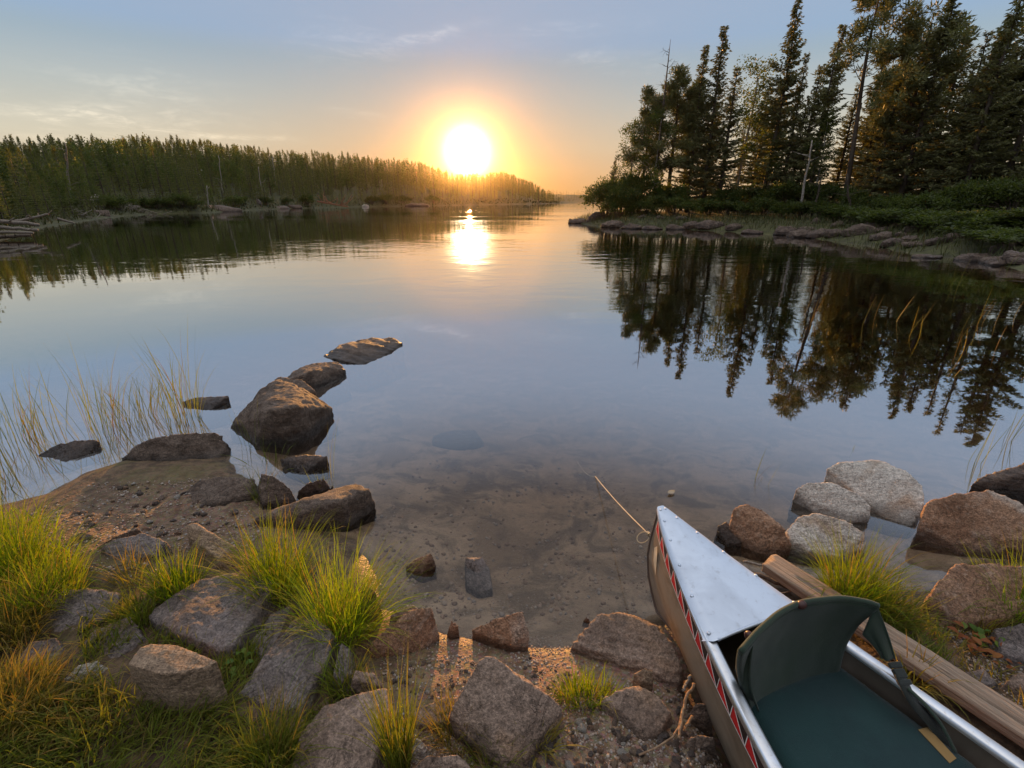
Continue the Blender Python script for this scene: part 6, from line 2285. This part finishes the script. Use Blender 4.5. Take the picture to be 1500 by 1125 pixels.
def build_right_bank_detail():
    r = np.random.default_rng(23)
    shore_grass(np.array(left_shore), 12000, 55, 4.5, M_SEDGE, .45, .0012)
    # rocks along the waterline of the point
    def far_rock(label, u, v, w, h, mat, seed, dep=.7, group=None):
        p = P(u, v, 0.0)
        p[2] = max(0.0, gz(p[0], p[1]))
        rr = np.random.default_rng(seed)
        pts = [(w / 2 * math.cos(a) * rr.uniform(.75, 1.1), w * dep / 2 * math.sin(a) * rr.uniform(.75, 1.1), zz * h) for a in np.linspace(0, 5.8, 9) for zz in (-.5, .35)]
        pts += [(w * .18 * rr.normal(), w * .12 * rr.normal(), h * rr.uniform(.8, 1.0)) for _ in range(4)]
        me = roughen(hull_mesh(np.array(pts)), 'rock', max(w / 30, .018), .06, seed, .9, smooth_iter=1)
        me.materials.append(M_ROCK[mat])
        tag(obj('rock', me, tuple(p), rz=rr.uniform(-.3, .3)), label, 'rock', group)
    far_rock('low dark reef at the very tip of the point', 850, 327, 1.9, .30, 'dark', 901, .4)
    far_rock('jagged dark rock right of the low reef', 874, 328, 1.5, .55, 'dark', 902)
    for i, (u, v, w, h, m) in enumerate(((900, 333, 2.0, .6, 'brown'), (925, 335, 1.6, .5, 'grey'), (955, 336, 1.5, .35, 'brown'), (990, 336, 1.6, .45, 'brown'), (1012, 336, 1.4, .5, 'grey'),
                                         (1040, 337, 2.0, .5, 'brown'), (1075, 339, 1.2, .4, 'grey'), (1100, 342, 1.4, .35, 'brown'), (1150, 344, 1.6, .55, 'grey'), (1175, 347, 1.9, .5, 'brown'),
                                         (1200, 349, 1.5, .45, 'brown'), (1225, 351, 1.3, .4, 'grey'), (1262, 353, 1.9, .5, 'brown'), (1290, 358, 1.4, .35, 'grey'), (1312, 352, 1.0, .3, 'brown'),
                                         (1336, 367, 1.0, .16, 'grey'), (1358, 377, 1.2, .14, 'grey'), (1432, 382, 1.5, .30, 'brown'), (1462, 386, 1.3, .26, 'grey'), (1500, 389, 1.3, .28, 'brown'))):
        far_rock('low grey brown rock at the waterline of the wooded point', u, v, w * .85, h * .6, 'dark' if i % 3 else 'brown', 910 + i, group='rocks along the waterline of the point')
    for i in range(26):
        u = r.uniform(900, 1500)
        v = np.interp(u, [833, 930, 1080, 1160, 1230, 1290, 1340, 1400, 1500], [325, 335, 340, 345, 354, 362, 371, 377, 396]) - r.uniform(1, 6 + (u - 880) * .012)
        far_rock('low dark rock in the sedge of the wooded point', u, v, r.uniform(.4, 1.0), r.uniform(.12, .3), 'dark', 960 + i, group='rocks in the sedge of the point')
    # bushes: dark under the trees, brighter in front
    spots = []
    for (u, v, Y, hh, w) in ((892, 262, 36.5, 0, 1.0), (905, 282, 35.0, 0, 1.2), (925, 270, 35.6, 0, 1.1), (945, 290, 34.4, 0, 1.2), (965, 280, 34.6, 0, 1.2), (990, 286, 33.8, 0, 1.3), (1015, 292, 33.0, 0, 1.2), (1042, 288, 33.0, 0, 1.3),
                             (1070, 290, 32.0, 0, 1.3), (1095, 292, 31.2, 0, 1.3), (1122, 286, 31.0, 0, 1.3), (1150, 290, 29.8, 0, 1.3), (1178, 292, 28.8, 0, 1.3), (1205, 288, 28.6, 0, 1.3),
                             (1232, 296, 26.4, 0, 1.4), (1256, 298, 25.4, 0, 1.4), (1282, 300, 24.2, 0, 1.5), (1310, 302, 23.0, 0, 1.6), (1338, 300, 22.0, 0, 1.7), (1365, 304, 20.8, 0, 1.7), (1392, 306, 19.8, 0, 1.7), (1420, 302, 19.4, 0, 1.7),
                             (1448, 304, 18.4, 0, 1.7), (1478, 306, 17.6, 0, 1.7), (1508, 306, 17.0, 0, 1.8), (1540, 300, 16.5, 0, 1.8), (1440, 322, 16.8, 0, 1.4), (1490, 330, 15.2, 0, 1.4), (1530, 330, 14.6, 0, 1.5),
                             (1410, 262, 23.0, 0, 1.2), (1440, 255, 22.5, 0, 1.1), (1470, 262, 21.5, 0, 1.2), (1500, 258, 20.5, 0, 1.2), (1375, 276, 22.5, 0, 1.1), (1345, 280, 24.0, 0, 1.1), (1300, 282, 26.0, 0, 1.1),
                             (915, 255, 37.0, 0, .9), (935, 240, 37.2, 0, .9), (985, 262, 36.0, 0, 1.1), (1060, 268, 34.5, 0, 1.1), (1110, 265, 33.5, 0, 1.1), (1160, 262, 32.2, 0, 1.1), (1215, 265, 30.5, 0, 1.1), (1260, 268, 28.5, 0, 1.1)):
        p = PY(u, v, Y)
        g0 = gz(p[0], p[1])
        h = max(.5, p[2] - g0)
        make_tree('shore_bush', SHRUBS[int(r.integers(0, 2))], None, (p[0], p[1], g0 - .05), h, r.uniform(0, 6.28), w * r.uniform(.9, 1.2) * max(.8, 1.1 / h), label='leafy green bush at the foot of the trees on the point',
                  category='bush', group='bushes along the wooded point', foliage='foliage', stem='stem')
    # sedge between the rocks and the bushes
    n = 6500
    t = r.uniform(0, 1, n)
    line = np.array([P(*q)[:2] for q in RIGHT_PX])
    seg = np.cumsum(np.r_[0, np.linalg.norm(np.diff(line, axis=0), axis=1)])
    s = t * seg[-1]
    px = np.stack([np.interp(s, seg, line[:, 0]), np.interp(s, seg, line[:, 1])], 1)
    px = px + np.stack([r.uniform(-.2, 4.5, n), r.uniform(-.3, 2.0, n)], 1)
    d = shore_distance(px[:, 0], px[:, 1])
    px = px[(d > -.25) & (d < 5)]
    m = len(px)
    root = np.concatenate([px, np.maximum(ground_z(px[:, 0], px[:, 1]), -.05)[:, None]], 1)
    v = blades(root, r.uniform(0, 6.28, m), r.uniform(.05, .6, m), r.uniform(.1, .9, m), r.uniform(.12, .45, m), r.uniform(.014, .028, m), 77, nseg=4)
    tag(obj('sedge', blade_mesh([v], M_SEDGE, 'sedge')), kind='stuff')
    # pale leaning stems at the edge of the stand
    for i, (u0, v0, u1, v1, Y, lab) in enumerate(((1174, 296, 1190, 205, 29.5, 'slim pale trunk leaning right in front of the dark stand'), (1253, 298, 1240, 255, 27.0, 'short dark trunk leaning left at the foot of the stand'),
                                                  (1195, 290, 1203, 262, 29.0, 'thin brown sapling beside the slim pale trunk'), (1238, 285, 1262, 150, 31.5, 'long thin brown trunk beside the leaning pine'))):
        a, b = PY(u0, v0, Y), PY(u1, v1, Y)
        a[2] = min(a[2], gz(a[0], a[1]) - .05)
        q = [(b - a) * k + r.normal(0, .02, 3) for k in np.linspace(0, 1, 8)]
        g = Geo().add(tube(q, np.linspace(.085, .03, 8), 7))
        for k in range(6):
            p = (b - a) * r.uniform(.4, .95)
            e = p + np.array((r.normal(0, .5), r.normal(0, .5), r.uniform(.1, .5)))
            g.add(tube([p, e], [.018, .006], 4, False))
        tag(obj('bare_sapling', g.mesh('bare_sapling', [M_BIRCHBARK if i == 0 else M_BARK]), tuple(a)), lab, 'dead tree')


def build_far_shore():
    """the wooded shore closing the lake, far beyond the narrows: one mass at this distance"""
    r = np.random.default_rng(3)
    con = merged(small_conifer(450, n=150, base=.24), 'far_conifer', M_BARK, M_HILL)
    a = np.empty(len(con.vertices) * 3, np.float32)
    con.vertices.foreach_get('co', a)
    v = a.reshape(-1, 3)
    f = np.empty(len(con.loops), np.int32)
    con.loops.foreach_get('vertex_index', f)
    f = f.reshape(-1, 4)
    q = np.empty(len(con.vertices), np.float32)
    con.attributes['rnd'].data.foreach_get('value', q)
    V, F, R, n = [], [], [], 0
    X, Y = r.uniform(-30, 320, 6000), r.uniform(330, 490, 6000)
    D = shore_distance(X, Y)
    ok = (D > 1) & (D < 70)
    X, Y = X[ok][:620], Y[ok][:620]
    Z = ground_z(X, Y)
    for x, y, zz in zip(X, Y, Z):
        H = r.uniform(4.0, 6.5)
        w = v * H * np.array((1.3, 1.3, 1)) + (x, y, zz - .1)
        V.append(w)
        F.append(f + n)
        R.append(q)
        n += len(v)
    me = mesh_np('forest', np.concatenate(V), np.concatenate(F), [M_HILL], smooth=False, attrs={'rnd': ('POINT', np.concatenate(R))})
    tag(obj('forest', me), kind='stuff')


build_hillside()
build_left_bank()
build_right_bank_detail()
build_far_shore()


# ------------------------------------------------------------------ thin haze, added to spread a glow round the sun
def build_haze():
    m = bpy.data.materials.new('glow_haze')
    m.use_nodes = True
    t = NT(m.node_tree)
    v = t.n('ShaderNodeVolumePrincipled')
    v.inputs['Color'].default_value = (0.98, 0.82, 0.62, 1)
    v.inputs['Density'].default_value = HAZE
    v.inputs['Anisotropy'].default_value = 0.94
    o = t.n('ShaderNodeOutputMaterial')
    t.link(v.outputs[0], o.inputs['Volume'])
    x0, x1, y0, y1, z0, z1 = -355, 355, -70, 530, -9.5, 30.0
    V = [(x0, y0, z0), (x1, y0, z0), (x1, y1, z0), (x0, y1, z0), (x0, y0, z1), (x1, y0, z1), (x1, y1, z1), (x0, y1, z1)]
    F = [(3, 2, 1, 0), (4, 5, 6, 7), (0, 1, 5, 4), (1, 2, 6, 5), (2, 3, 7, 6), (3, 0, 4, 7)]
    tag(obj('haze', mesh_np('haze', V, F, [m], smooth=False)), kind='stuff')


HAZE = 0.000055
build_haze()
